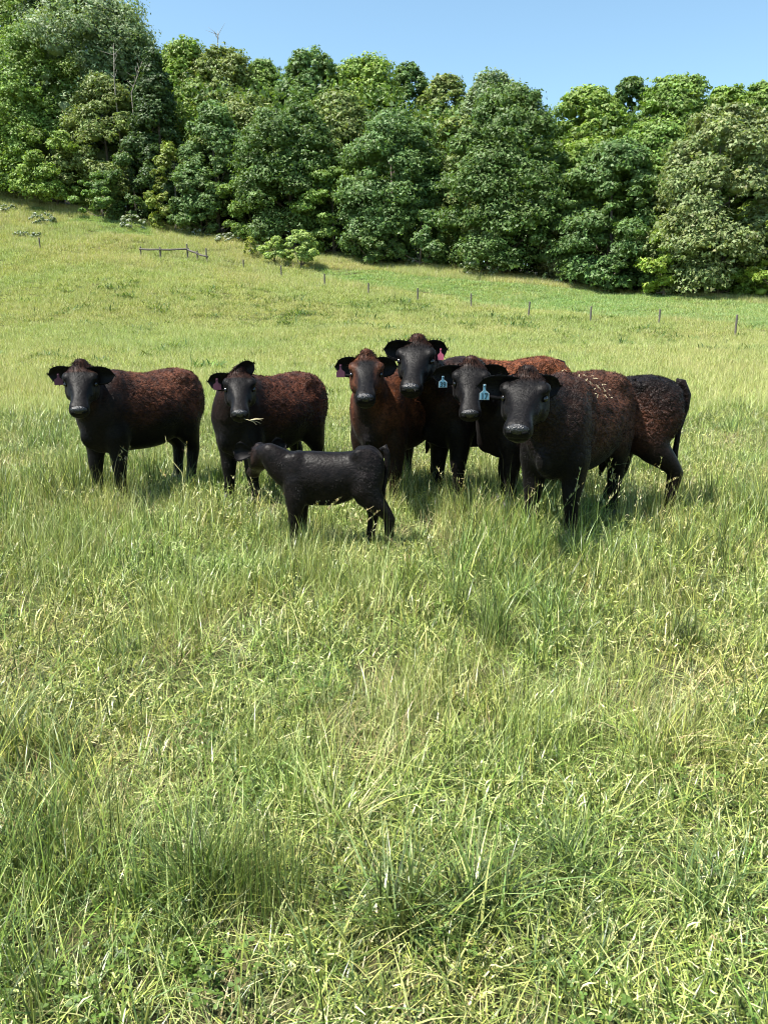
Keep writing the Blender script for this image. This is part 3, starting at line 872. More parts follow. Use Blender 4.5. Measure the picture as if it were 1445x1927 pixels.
    for k in range(9):
        a = rng.uniform(-.5, .5) + (math.pi if rng.random() < .35 else 0)
        L_ = rng.uniform(1.2, 3.4); up = rng.uniform(.1, .75)
        p = Vector((rng.uniform(-.8, 1.0), rng.uniform(-.4, .4), .1))
        pts = [p]
        for q in range(4):
            p = p + Vector((-math.cos(a) * L_ / 4, rng.normal(0, .1), up * L_ / 4 * (1 - .28 * q) + rng.normal(0, .06))); pts.append(p)
        r = rng.uniform(.03, .08)
        tb.append(tube_verts(pts, [r, r * .8, r * .6, r * .4, r * .2], 6))
        for q in range(2):
            s0 = pts[rng.integers(1, 4)]; e = s0 + Vector((rng.normal(0, .5), rng.normal(0, .3), abs(rng.normal(.3, .25))))
            tb.append(tube_verts([s0, s0.lerp(e, .5) + Vector((0, 0, .05)), e], [r * .4, r * .3, r * .1], 5))
    v, f = join_tubes(tb)
    o = link('fallen_branch', mesh_from('fallen_branch', v, f, M_deadwood, True), loc=g)
    tag(o, 'fallen grey bare branches lying at the wood edge near the right side', 'dead branch')
    # bare pale dead limbs sticking out of the canopy on the left
    for nm_px, nm_py, hgt, lab in ((248, 175, 4.2, 'bare pale dead limb leaning in the canopy right of the left trees'),
                                   (216, 158, 4.6, 'thin bare white stem standing in the canopy, left of the leaning dead limb'),
                                   (410, 98, 2.6, 'thin bare twig top sticking out of the skyline')):
        D = float(edge_dist((nm_px - CX) / F_PX)) * (1.0 if nm_py > 120 else 1.15)
        b = at_depth(nm_px, nm_py, D + (.6 if nm_py > 120 else 2.0))
        tb = []
        ln = .45 if nm_px == 248 else .05
        e = b + Vector((hgt * ln, 0, hgt))
        gz = tz(b.x, b.y)
        base_p = Vector((b.x - .4, b.y + 3.0, gz - .3))
        tb.append(tube_verts([base_p, base_p.lerp(b, .5), b, b.lerp(e, .5), e], [.14, .11, .07, .05, .015], 6))
        for q in range(12):
            s0 = b.lerp(e, rng.uniform(.1, .85)); e2 = s0 + Vector((rng.normal(0, .8), rng.normal(0, .5), rng.uniform(.4, 1.3)))
            tb.append(tube_verts([s0, s0.lerp(e2, .5), e2], [.035, .022, .008], 5))
        v, f = join_tubes(tb)
        root = empty('dead_tree', (base_p.x, base_p.y, gz))
        v = [(a[0] - base_p.x, a[1] - base_p.y, a[2] - gz) for a in v]
        link('trunk', mesh_from('trunk', v, f, plain('pale_bark', (.34, .31, .26), .85, .2, 10, .3, (.2, .18, .15)), True), root)
        tag(root, lab, 'dead tree')
build_trees()

# ------------------------------------------------------------------ fence
def post_mesh(h, r, seed, name='fence_post'):
    rng = np.random.default_rng(seed)
    k = 9; V = []; Fc = []
    lean = rng.normal(0, .02, 2)
    zs = [-.35, 0, h * .3, h * .6, h * .85, h - .02, h]
    for i, z in enumerate(zs):
        for j in range(k):
            a = 6.283 * j / k
            rr = r * (1 + rng.normal(0, .05)) * (.72 if i == len(zs) - 1 else 1) * (1.06 - .1 * z / h)
            V.append((lean[0] * z + rr * math.cos(a), lean[1] * z + rr * math.sin(a), z + (rng.normal(0, .012) if i > 4 else 0)))
    for i in range(len(zs) - 1):
        for j in range(k):
            Fc.append((i * k + j, i * k + (j + 1) % k, (i + 1) * k + (j + 1) % k, (i + 1) * k + j))
    Fc.append(tuple((len(zs) - 1) * k + j for j in range(k)))
    return mesh_from(name, V, Fc, M_post, False)

POSTS = [(1382, 634, 594, 'rightmost of the row'), (1239, 612, 583, 'second from the right'), (1110, 608, 578, 'third from the right'),
         (994, 596, 569, 'fourth from the right'), (886, 580, 553, 'fifth from the right'), (786, 568, 543, 'sixth from the right, sixth also from the left'),
         (693, 556, 533, 'fifth from the left, before the green clover strip'), (611, 540, 516, 'fourth from the left, right of the field trees'),
         (530, 523, 501, 'third from the left, below the smaller field tree'), (459, 508, 489, 'second from the left, below the sapling'),
         (77, 472, 448, 'alone on the far left of the slope')]
for k, (px, py, top, lab) in enumerate(POSTS):
    g = ground_hit(px, py)
    h = (at_depth(px, top, g.y).z - g.z)
    o = link('fence_post', post_mesh(h * 1.04, .045 + .0005 * g.y * .6, k), loc=g)
    tag(o, 'weathered wooden fence post, ' + lab, 'fence post', 'wooden fence posts across the slope')

def rail_fence():
    sp = [(266, 484, 464), (303, 488, 465), (354, 490, 459), (372.5, 493, 472), (390, 496, 467)]
    g = [ground_hit(a, b) for a, b, c in sp]
    y0 = g[2].y
    root = empty('rail_fence', g[2])
    for k, (a, b, c) in enumerate(sp):
        gg = ground_hit(a, b); h = at_depth(a, c, gg.y).z - gg.z
        link('post', post_mesh(h, .085 if k != 4 else .075, 50 + k, 'post'), root, gg - g[2])
    def rail(i, j, ri, rj):
        A = at_depth(sp[i][0], ri, g[i].y) - g[2]; B = at_depth(sp[j][0], rj, g[j].y) - g[2]
        d = (B - A).normalized()
        A = A - d * .15; B = B + d * .15
        off = Vector((0, -.11, 0))
        v, f = tube_verts([A + off, A.lerp(B, .35) + off + Vector((0, 0, -.03)), A.lerp(B, .7) + off, B + off], [.095, .10, .09, .085], 7)
        link('rail', mesh_from('rail', [tuple(q) for q in v], f, M_post, True), root)
    rail(0, 1, 469, 470); rail(1, 2, 470, 469); rail(2, 3, 470, 477); rail(3, 4, 478, 483)
    tag(root, 'short dark wooden rail fence of five posts on the left slope', 'fence')
rail_fence()

# ------------------------------------------------------------------ cattle
def coat_mat(name, brown, black=(.0045, .0038, .0038), curl=1.0, gloss=.48):
    m, nt, out = new_mat(name); L = nt.links.new
    att = N(nt, 'ShaderNodeAttribute'); att.attribute_name = 'mask'
    sep = N(nt, 'ShaderNodeSeparateColor'); L(att.outputs['Color'], sep.inputs[0])
    tc = N(nt, 'ShaderNodeTexCoord')
    n0 = N(nt, 'ShaderNodeTexNoise'); n0.inputs['Scale'].default_value = 11; n0.inputs['Detail'].default_value = 4
    L(tc.outputs['Object'], n0.inputs['Vector'])
    # curls: warped cells
    warp = N(nt, 'ShaderNodeTexNoise'); warp.inputs['Scale'].default_value = 14; warp.inputs['Detail'].default_value = 2
    L(tc.outputs['Object'], warp.inputs['Vector'])
    va = N(nt, 'ShaderNodeVectorMath', operation='MULTIPLY_ADD'); va.inputs[1].default_value = (.08, .08, .08)
    L(warp.outputs['Color'], va.inputs[0]); L(tc.outputs['Object'], va.inputs[2])
    vo = N(nt, 'ShaderNodeTexVoronoi'); vo.inputs['Scale'].default_value = 34
    L(va.outputs[0], vo.inputs['Vector'])
    mp = N(nt, 'ShaderNodeMapping'); mp.inputs['Scale'].default_value = (22, 60, 60)
    L(va.outputs[0], mp.inputs[0])
    fine = N(nt, 'ShaderNodeTexNoise'); fine.inputs['Scale'].default_value = 1.0; fine.inputs['Detail'].default_value = 5
    L(mp.outputs[0], fine.inputs['Vector'])
    mr = N(nt, 'ShaderNodeMapRange'); mr.inputs[1].default_value = .34; mr.inputs[2].default_value = .64
    mr.inputs[3].default_value = .30; mr.inputs[4].default_value = 1.0
    L(n0.outputs[0], mr.inputs[0])
    mu = N(nt, 'ShaderNodeMath', operation='MULTIPLY'); L(sep.outputs[0], mu.inputs[0]); L(mr.outputs[0], mu.inputs[1])
    mx = N(nt, 'ShaderNodeMix', data_type='RGBA'); mx.inputs['A'].default_value = (*black, 1); mx.inputs['B'].default_value = (*brown, 1)
    L(mu.outputs[0], mx.inputs['Factor'])
    var = N(nt, 'ShaderNodeMapRange'); var.inputs[1].default_value = .35; var.inputs[2].default_value = .65; var.inputs[3].default_value = .55; var.inputs[4].default_value = 1.5
    L(fine.outputs[0], var.inputs[0])
    hv = N(nt, 'ShaderNodeHueSaturation'); L(var.outputs[0], hv.inputs['Value']); L(mx.outputs['Result'], hv.inputs['Color'])
    p = N(nt, 'ShaderNodeBsdfPrincipled')
    L(hv.outputs[0], p.inputs['Base Color'])
    p.inputs['Roughness'].default_value = gloss; p.inputs['Specular IOR Level'].default_value = .10
    p.inputs['Sheen Weight'].default_value = .02; p.inputs['Sheen Roughness'].default_value = .4
    inv = N(nt, 'ShaderNodeMath', operation='SUBTRACT'); inv.inputs[0].default_value = 1; L(vo.outputs['Distance'], inv.inputs[1])
    cm = N(nt, 'ShaderNodeMath', operation='MULTIPLY'); L(inv.outputs[0], cm.inputs[0]); L(sep.outputs[1], cm.inputs[1])
    ad = N(nt, 'ShaderNodeMath', operation='MULTIPLY_ADD'); ad.inputs[1].default_value = .8
    fw_ = N(nt, 'ShaderNodeMath', operation='MULTIPLY_ADD'); fw_.inputs[1].default_value = .8; fw_.inputs[2].default_value = .12
    L(sep.outputs[1], fw_.inputs[0]); fm_ = N(nt, 'ShaderNodeMath', operation='MULTIPLY'); L(fine.outputs[0], fm_.inputs[0]); L(fw_.outputs[0], fm_.inputs[1])
    L(fm_.outputs[0], ad.inputs[0]); L(cm.outputs[0], ad.inputs[2])
    b = N(nt, 'ShaderNodeBump'); b.inputs['Strength'].default_value = .75 * curl; b.inputs['Distance'].default_value = .02
    L(ad.outputs[0], b.inputs['Height']); L(b.outputs[0], p.inputs['Normal'])
    L(p.outputs[0], out.inputs['Surface'])
    return m

M_nose = plain('wet_nose', (.010, .0095, .010), .30, .5, 90, .5)
M_dark = plain('nostril_dark', (.003, .003, .003), .8, .1)
M_eye = plain('eye_black', (.008, .006, .005), .12, .6)
M_hoof = plain('hoof_horn', (.03, .026, .022), .5, .4)
M_tagp = plain('plum_tag', (.085, .022, .045), .5, .4)
M_tagk = plain('pink_tag', (.42, .09, .15), .5, .4)
M_tagb = plain('blue_tag', (.06, .16, .23), .45, .5)
M_tagw = plain('tag_rim', (.24, .30, .32), .5, .4)
M_ink = plain('tag_ink', (.01, .03, .04), .6, .2)
M_straw = plain('straw', (.55, .46, .28), .7, .3)

def loft(secs, k=20, sup=2.3):
    """secs: (centre, side axis, up axis, half width, half height) -> closed mesh"""
    V, Fc = [], []
    for (c, s, u, a, b) in secs:
        for j in range(k):
            t = 6.2831853 * j / k
            ct, st = math.cos(t), math.sin(t)
            V.append(c + s * (a * math.copysign(abs(ct) ** (2 / sup), ct)) + u * (b * math.copysign(abs(st) ** (2 / sup), st)))
    n = len(secs)
    for i in range(n - 1):
        for j in range(k):
            Fc.append((i * k + j, i * k + (j + 1) % k, (i + 1) * k + (j + 1) % k, (i + 1) * k + j))
    V.append(secs[0][0]); V.append(secs[-1][0])
    for j in range(k):
        Fc.append((j, len(V) - 2, (j + 1) % k)); Fc.append(((n - 1) * k + j, (n - 1) * k + (j + 1) % k, len(V) - 1))
    return V, Fc

def limb(pts, rads, k=14, ref=Vector((1, 0, 0)), sup=2.0):
    pts = [Vector(p) for p in pts]; secs = []
    for i, p in enumerate(pts):
        t = (pts[min(i + 1, len(pts) - 1)] - pts[max(i - 1, 0)]).normalized()
        s = t.cross(ref); s = s.normalized() if s.length > 1e-4 else Vector((0, 1, 0))
        u = s.cross(t)
        r = rads[i]; a, b = (r if isinstance(r, tuple) else (r, r))
        secs.append((p, s, u, a, b))
    return loft(secs, k, sup)

def ellipsoid(c, ax, r, k=12, m=8):
    V, Fc = [], []
    X, Y, Z = ax
    for i in range(m + 1):
        ph = math.pi * i / m
        for j in range(k):
            t = 6.2831853 * j / k
            V.append(c + X * (r[0] * math.sin(ph) * math.cos(t)) + Y * (r[1] * math.sin(ph) * math.sin(t)) + Z * (r[2] * math.cos(ph)))
    for i in range(m):
        for j in range(k):
            Fc.append((i * k + j, (i + 1) * k + j, (i + 1) * k + (j + 1) % k, i * k + (j + 1) % k))
    return V, Fc

def spline(pts, n):
    """Catmull-Rom through rows of numbers"""
    P = np.array(pts, float); m = len(P); out = []
    for q in np.linspace(0, m - 1, n):
        i = min(int(q), m - 2); t = q - i
        p0, p1, p2, p3 = P[max(i - 1, 0)], P[i], P[i + 1], P[min(i + 2, m - 1)]
        out.append(.5 * ((2 * p1) + (p2 - p0) * t + (2 * p0 - 5 * p1 + 4 * p2 - p3) * t * t + (3 * p1 - p0 - 3 * p2 + p3) * t ** 3))
    return out

def obj_mesh(name, V, Fc, mat, parent, smooth=True):
    return link(name, mesh_from(name, [tuple(v) for v in V], [tuple(f) for f in Fc], mat, smooth), parent)

TORSO = [  # x, top, bottom, half width
    (.66, .98, .70, .08), (.61, 1.08, .55, .16), (.52, 1.17, .46, .215), (.40, 1.225, .44, .245), (.26, 1.235, .44, .275), (.08, 1.205, .435, .315),
    (-.12, 1.185, .435, .345), (-.30, 1.185, .46, .340), (-.46, 1.215, .53, .305), (-.58, 1.22, .61, .285), (-.69, 1.19, .69, .25), (-.76, 1.13, .80, .18), (-.79, 1.05, .90, .08)]
CALF_TORSO = [
    (.62, .94, .74, .07), (.57, 1.03, .62, .12), (.48, 1.09, .55, .165), (.36, 1.13, .52, .195), (.23, 1.145, .50, .215), (.06, 1.14, .50, .23),
    (-.12, 1.135, .51, .235), (-.30, 1.145, .56, .225), (-.44, 1.165, .63, .22), (-.58, 1.17, .68, .215), (-.68, 1.14, .74, .19), (-.75, 1.08, .82, .13), (-.78, 1.0, .92, .06)]

def make_cow(name, label, cat, foot, yaw, sc, poll, nose, depth, ears, coat, torso=TORSO, lens=1.0, legs=None, brown=None,
             hl=.50, tail=True, calf=False, tagspec=None, vox=.0165, seed=1, head_w=1.0, hairs=20000, nose_far=False, group=None, wid=1.0):
    """foot: world point under the shoulder/hip midline at the fore feet; yaw of the body's forward axis"""
    rng = np.random.default_rng(seed)
    root = empty(name, foot, yaw)
    Rz = Matrix.Rotation(-yaw, 4, 'Z')
    def loc(p): return Rz @ (Vector(p) - foot)
    def S(x, y, z): return Vector(((x - .40) * sc * lens, y * sc * wid, z * sc))     # model -> local, fore feet at x = .40
    parts = []
    ex, ey, ez = Vector((1, 0, 0)), Vector((0, 1, 0)), Vector((0, 0, 1))
    secs = []
    for x, zt, zb, hw in spline(torso, 34):
        secs.append((S(x, 0, (zt + zb) / 2), ey, ez, hw * sc * wid, (zt - zb) / 2 * sc))
    tv_, tf_ = loft(secs, 24, 2.25)
    for i_, v_ in enumerate(tv_[:-2]):
        x, zt, zb, hw = spline(torso, 34)[i_ // 24] if i_ % 24 == 0 else row_
        row_ = (x, zt, zb, hw)
        f_ = (v_.z / sc - (zt + zb) / 2) / max((zt - zb) / 2, .01)
        fr_ = sstep(-.15, .35, x)
        v_.y *= 1 - (.20 + .28 * fr_) * max(-f_, 0) ** 1.3 - .26 * max(f_, 0) ** 2
    parts.append((tv_, tf_))
    # hindquarter and shoulder masses
    w = .72 if calf else 1.0
    for sy in (-1, 1):
        parts.append(ellipsoid(S(-.56, .13 * sy * w, .90), (ex, ey, ez), (.235 * sc * lens, .20 * sc * w * wid, .31 * sc)))
        parts.append(ellipsoid(S(-.50, .19 * sy * w, .74), (ex, ey, ez), (.15 * sc * lens, .12 * sc * w * wid, .22 * sc)))
        parts.append(ellipsoid(S(.40, .14 * sy * w, .86), (ex, ey, ez), (.17 * sc * lens, .125 * sc * w * wid, .28 * sc)))
        parts.append(ellipsoid(S(-.46, .185 * sy * w, 1.115), (ex, ey, ez), (.10 * sc, .09 * sc * w, .085 * sc)))
        if not calf: parts.append(ellipsoid(S(-.71, .11 * sy * w, 1.07), (ex, ey, ez), (.085 * sc, .07 * sc * w, .075 * sc)))
        if not calf: parts.append(ellipsoid(S(.33, .135 * sy * w, 1.04), (ex, ey, ez), (.11 * sc * lens, .095 * sc * w * wid, .17 * sc)))
    if not calf: parts.append(ellipsoid(S(.585, 0, .62), (ex, ey, ez), (.09 * sc, .065 * sc * w, .13 * sc)))
    # legs
    lg = legs or {}
    th = .98 if calf else 1.0
    for key, sy in (('fl', 1), ('fr', -1)):
        dx, dy, kb = lg.get(key, (0, 0, 0))
        y = .155 * sy * w
        P = [S(.40, y * .75, .84), S(.38 + dx * .3, y * .98, .60), S(.385 + dx * .55 + kb * .5, y, .44), S(.395 + dx * .75 + kb, y, .335), S(.39 + dx * .85 + kb * .4, y, .22),
             S(.385 + dx * .95, y + dy * .9, .115), S(.40 + dx, y + dy, .06), S(.41 + dx, y + dy, -.02)]
        rr = [.13, .122, .088, .074, .054, .054, .056, .060]
        parts.append(limb(P, [(r * sc * th, r * sc * th * (1.15 if i < 2 else 1)) for i, r in enumerate(rr)]))
    for key, sy in (('hl', 1), ('hr', -1)):
        dx, dy, kb = lg.get(key, (0, 0, 0))
        y = .175 * sy * w
        P = [S(-.54, y, .90), S(-.50 + dx * .2, y * 1.12, .72), S(-.56 + dx * .45, y * 1.1, .58), S(-.66 + dx * .75, y * 1.05, .45), S(-.685 + dx * .85, y, .385),
             S(-.665 + dx * .9, y + dy * .5, .25), S(-.65 + dx, y + dy, .12), S(-.63 + dx, y + dy, .06), S(-.62 + dx, y + dy, -.02)]
        rr = [.165, .165, .125, .082, .072, .056, .054, .054, .058]
        parts.append(limb(P, [(r * sc * th * (.85 if i < 2 else 1), r * sc * th * (1.12 if i < 3 else 1)) for i, r in enumerate(rr)]))
    # head frame
    pw = at_depth(*poll, depth)
    d = Vector(ray(*nose)).normalized()
    cpos = Vector((0, 0, CAM_H)); HL = hl * sc
    oc = cpos - pw; bq = oc.dot(d); disc = bq * bq - (oc.length_squared - HL * HL)
    if disc < 0: tt_ = -bq
    else: tt_ = -bq + (math.sqrt(disc) if nose_far else -math.sqrt(disc))
    nw = cpos + d * tt_
    O = loc(pw); X = (loc(nw) - O).normalized()
    up = Vector((0, 0, 1)); Yh = up.cross(X).normalized(); Zh = X.cross(Yh).normalized()
    k = HL / .50; hw = head_w * k * 1.08
    def H(x, y, z): return O + X * (x * k) + Yh * (y * hw) + Zh * (z * k)
    HS = [(-.075, -.05, -.17, .070), (-.03, .008, -.20, .100), (.03, .030, -.225, .122), (.09, .034, -.235, .132), (.15, .030, -.235, .134), (.205, .018, -.225, .112),
          (.26, .006, -.205, .088), (.32, .000, -.178, .071), (.37, -.004, -.162, .069), (.42, -.006, -.150, .076), (.46, -.008, -.144, .081), (.49, -.016, -.134, .075),
          (.508, -.028, -.128, .066), (.520, -.05, -.10, .035)]
    secs = []
    for x, zt, zb, a in spline(HS, 30):
        secs.append((H(x, 0, (zt + zb) / 2), Yh, Zh, a * hw, (zt - zb) / 2 * k))
    parts.append(loft(secs, 22, 3.0))
    for sy in (-1, 1):
        parts.append(ellipsoid(H(.125, .100 * sy, -.006), (X, Yh, Zh), (.060 * k, .046 * hw, .038 * k)))     # brow
        parts.append(ellipsoid(H(.14, .092 * sy, -.14), (X, Yh, Zh), (.12 * k, .045 * hw, .085 * k)))        # cheek
        parts.append(ellipsoid(H(.235, .080 * sy, -.075), (X, Yh, Zh), (.085 * k, .026 * hw, .03 * k)))      # cheekbone
    parts.append(ellipsoid(H(-.015, 0, .018), (X, Yh, Zh), (.055 * k, .062 * hw, .055 * k)))                   # poll
    parts.append(ellipsoid(H(.45, 0, -.135), (X, Yh, Zh), (.05 * k, .058 * hw, .035 * k)))                   # chin
    # neck
    A0 = H(.04, 0, -.13); A1 = H(-.07, 0, -.15)
    sh = S(.44, 0, .90); sh2 = S(.30, 0, .92)
    c1 = A1 + (A1 - H(.12, 0, -.13)).normalized() * .10 * sc; c2 = S(.60, 0, .93)
    pts = [A0, A1]
    for q in (.2, .4, .6, .8):
        a = A1.lerp(c1, q); b_ = c1.lerp(c2, q); c_ = c2.lerp(sh, q)
        pts.append(a.lerp(b_, q).lerp(b_.lerp(c_, q), q))
    pts += [sh, sh2]
    nk = .98 if calf else 1.0
    ra = [.085, .095, .108, .122, .140, .160, .19, .20]; rb = [.10, .118, .135, .16, .19, .22, .25, .25]
    secs = []
    for i, p in enumerate(pts):
        t = (pts[min(i + 1, len(pts) - 1)] - pts[max(i - 1, 0)]).normalized()
        s = t.cross(ez); s = s.normalized() if s.length > .05 else ey
        u = s.cross(t)
        secs.append((p, s, u, ra[i] * sc * nk, rb[i] * sc * nk))
    parts.append(loft(secs, 18, 2.1))
    # join, voxel-remesh into one skin, smooth
    V, Fc = [], []
    for v, f in parts:
        o = len(V); V += [tuple(a) for a in v]; Fc += [tuple(i + o for i in q) for q in f]
    me = bpy.data.meshes.new('raw'); me.from_pydata(V, [], Fc)
    bm = bmesh.new(); bm.from_mesh(me); bmesh.ops.recalc_face_normals(bm, faces=bm.faces); bm.to_mesh(me); bm.free()
    tmp = bpy.data.objects.new('raw', me); COL.objects.link(tmp)
    md = tmp.modifiers.new('r', 'REMESH'); md.mode = 'VOXEL'; md.voxel_size = vox; md.use_smooth_shade = True
    dg = bpy.context.evaluated_depsgraph_get()
    me2 = bpy.data.meshes.new_from_object(tmp.evaluated_get(dg))
    bpy.data.objects.remove(tmp); bpy.data.meshes.remove(me)
    me2.name = 'body'
    n = len(me2.vertices)
    co = np.zeros(n * 3, np.float32); me2.vertices.foreach_get('co', co); co = co.reshape(-1, 3).astype(float)
    ed = np.zeros(len(me2.edges) * 2, np.int32); me2.edges.foreach_get('vertices', ed); ed = ed.reshape(-1, 2)
    deg = np.maximum(np.bincount(ed.ravel(), minlength=n), 1)[:, None]
    def relax(c, it, w):
        for _ in range(it):
            acc = np.stack([np.bincount(ed[:, 0], c[ed[:, 1], q], n) + np.bincount(ed[:, 1], c[ed[:, 0], q], n) for q in range(3)], 1)
            c = c + (acc / deg - c) * w
        return c
    co = relax(co, 3, .5)
    hx = (co - np.array(O)) @ np.array(X) / k; hd = np.linalg.norm((co - np.array(O)) / k, axis=1)
    wb = .6 * np.maximum(sstep(-.02, -.14, hx), (hd > .75)) * sstep(.30, .50, co[:, 2] / sc)
    co = relax(co, 14, wb[:, None])
    # model coordinates for the coat pattern
    mx_, my_, mz_ = co[:, 0] / (sc * lens) + .40, co[:, 1] / (sc * wid), co[:, 2] / sc
    hx = (co - np.array(O)) @ np.array(X) / k; hy = (co - np.array(O)) @ np.array(Yh) / hw; hz = (co - np.array(O)) @ np.array(Zh) / k
    inhead = sstep(-.09, .0, hx) * sstep(-.30, -.22, hz) * (np.abs(hy) < .2) * (hx < .6)
    br, cu = brown(mx_, my_, mz_, hx, hy, hz, inhead)
    nrm = np.zeros(n * 3, np.float32); me2.vertices.foreach_get('normal', nrm); nrm = nrm.reshape(-1, 3).astype(float)
    # eye hollows and a faint mouth line
    for sy in (-1, 1):
        q = np.exp(-(((hx - .175) / .035) ** 2 + ((hy - .115 * sy) / .04) ** 2 + ((hz + .045) / .025) ** 2))
        co -= nrm * (q * .016 * k)[:, None]
    q = np.exp(-((hz + .105 + .12 * (.5 - hx)) / .007) ** 2) * (hx > .38) * (hx < .56)
    co -= nrm * (q * .007 * k)[:, None]
    # lumps of hair on the coat
    ph = rng.random(3) * 9
    lump = np.sin(co[:, 0] * 95 + 3 * np.sin(co[:, 2] * 47 + ph[0]) + ph[1]) * np.sin(co[:, 2] * 88 + 3 * np.sin(co[:, 1] * 61 + co[:, 0] * 33 + ph[2]))
    co += nrm * (lump * .0035 * cu * sc)[:, None]
    me2.vertices.foreach_set('co', co.astype(np.float32).ravel())
    me2.polygons.foreach_set('use_smooth', np.ones(len(me2.polygons), bool))
    me2.materials.clear(); me2.materials.append(coat)
    set_col(me2, np.stack([br, cu, inhead, np.ones(n)], 1), 'mask')
    body = link('body', me2, root)
    # ---- coat hair: short slivers that break up the outline
    pw_ = (.06 + .94 * cu) * (1 - .9 * inhead) + .9 * inhead * np.exp(-((hx + .0) / .07) ** 2) * (hz > -.06)
    pw_ = np.where(mz_ < .12, 0, pw_); pw_ /= pw_.sum()
    hi = rng.choice(n, hairs, p=pw_)
    p0 = co[hi]; nn = nrm[hi]
    flow = np.where((inhead[hi] > .5)[:, None], np.array(X)[None] * .9, np.array([-.65, 0, -.75])[None])
    an = 2.6 * np.sin(p0[:, 0] * 31 + 2 * np.sin(p0[:, 2] * 23)) * np.sin(p0[:, 2] * 37 + p0[:, 1] * 29)
    ccs = np.cross(nn, flow)
    flow = flow * np.cos(an * cu[hi])[:, None] + ccs * np.sin(an * cu[hi])[:, None]
    flow = flow + rng.normal(0, .32, (hairs, 3)) * (.35 + cu[hi])[:, None]
    flow -= nn * np.sum(flow * nn, 1)[:, None]; flow /= np.linalg.norm(flow, axis=1)[:, None] + 1e-6
    dr = flow * .8 + nn * (.34 + .3 * rng.random((hairs, 1))); dr /= np.linalg.norm(dr, axis=1)[:, None]
    Lh = (.012 + .017 * rng.random((hairs, 1))) * sc * (1.0 if not calf else 1.2) * (.55 + .6 * cu[hi][:, None] + .9 * inhead[hi][:, None])
    sd = np.cross(dr, nn); sd /= np.linalg.norm(sd, axis=1)[:, None] + 1e-6
    wv = .0026 * sc
    VV = np.stack([p0 - sd * wv - nn * .002, p0 + sd * wv - nn * .002, p0 + dr * Lh], 1).reshape(-1, 3)
    hm = mesh_from('coat_hair', VV, np.arange(hairs * 3).reshape(-1, 3), coat)
    set_col(hm, np.repeat(np.stack([np.clip(br[hi] * rng.choice([.4, .8, 1.1, 1.6], hairs), 0, 1.6), cu[hi] * 0, inhead[hi], np.ones(hairs)], 1), 3, 0), 'mask')
    ho = link('coat_hair', hm, root); ho['kind'] = 'stuff'
    # ---- face parts
    V, Fc = ellipsoid(H(.486, 0, -.046), (X, Yh, Zh), (.037 * k, .066 * hw, .036 * k), 18, 12)
    obj_mesh('nose', V, Fc, M_nose, root)
    for sy in (-1, 1):
        V, Fc = ellipsoid(H(.513, .040 * sy, -.052), ((X + Yh * .55 * sy).normalized(), (Yh - X * .3 * sy).normalized(), Zh), (.013 * k, .020 * hw, .013 * k), 10, 7)
        obj_mesh('nostril', V, Fc, M_dark, root)
        V, Fc = ellipsoid(H(.172, .114 * sy, -.047), (X, Yh, Zh), (.024 * k, .017 * hw, .020 * k), 12, 8)
        obj_mesh('eye', V, Fc, M_eye, root)
    # ---- ears: two cupped leaves
    for sy, tip in zip((1, -1), ears):
        rt = H(.03, .098 * sy, -.06)
        if tip is None:
            tv = H(-.03, .30 * sy, -.05)
        else:
            tw = at_depth(tip[0], tip[1], (root_world(foot, yaw, rt)).y + (tip[2] if len(tip) > 2 else 0))
            tv = loc(tw)
        ax = tv - rt; Lr = ax.length; ax.normalize()
        toc = (loc(cpos) - rt).normalized()
        nrmE = (toc * .8 + X * (.4 if not nose_far else -.1)); nrmE = (nrmE - ax * nrmE.dot(ax)).normalized()
        wd = ax.cross(nrmE).normalized()
        V, Fc = [], []
        nu, nv = 12, 9
        for side in (0, 1):
            for i in range(nu + 1):
                t = i / nu
                prof = (.022 + .056 * math.sin(min(t * 1.25, 1) * math.pi / 2) ** 1.2) * math.sqrt(max(1 - max(0, (t - .55) / .45) ** 2.4, 0)) if t < 1 else .002
                prof *= sc * 1.14 * (tip[3] if tip and len(tip) > 3 else 1)
                for j in range(nv + 1):
                    v = 2 * j / nv - 1
                    cup = (.55 * v * v - .35) * prof * (1 - .3 * t)
                    q = rt + ax * (t * Lr) + wd * (v * prof) + nrmE * (cup + .02 * sc * math.sin(t * 3.1)) - nrmE * (side * (.011 * sc * (1 - .75 * v * v) * (1 - .7 * t) + .0015))
                    V.append(q)
        M_ = (nu + 1) * (nv + 1)
        for i in range(nu):
            for j in range(nv):
                a = i * (nv + 1) + j
                Fc.append((a, a + 1, a + nv + 2, a + nv + 1)); Fc.append((a + M_, a + nv + 1 + M_, a + nv + 2 + M_, a + 1 + M_))
        for i in range(nu):
            a = i * (nv + 1); Fc.append((a, a + nv + 1, a + nv + 1 + M_, a + M_))
            a = i * (nv + 1) + nv; Fc.append((a, a + M_, a + nv + 1 + M_, a + nv + 1))
        for j in range(nv):
            a = nu * (nv + 1) + j; Fc.append((a, a + 1, a + 1 + M_, a + M_))
        e = obj_mesh('ear', V, Fc, coat, root)
        cm = np.zeros((len(V), 4)); cm[:, 3] = 1
        set_col(e.data, cm, 'mask')
        # fringe of ear hair
        nh = 160
        hv = []
        for q in range(nh):
            i = rng.integers(0, nu + 1); j = rng.choice([0, nv, rng.integers(0, nv + 1)])
            b = V[i * (nv + 1) + j]; out_ = (wd * (2 * j / nv - 1) + ax * .6 + nrmE * .3 + Vector(rng.normal(0, .3, 3))).normalized()
            l_ = rng.uniform(.012, .028) * sc; s_ = out_.cross(nrmE).normalized() * .0022 * sc
            hv += [tuple(b - s_), tuple(b + s_), tuple(b + out_ * l_)]
        hm = mesh_from('ear_hair', np.array(hv), np.arange(nh * 3).reshape(-1, 3), coat)
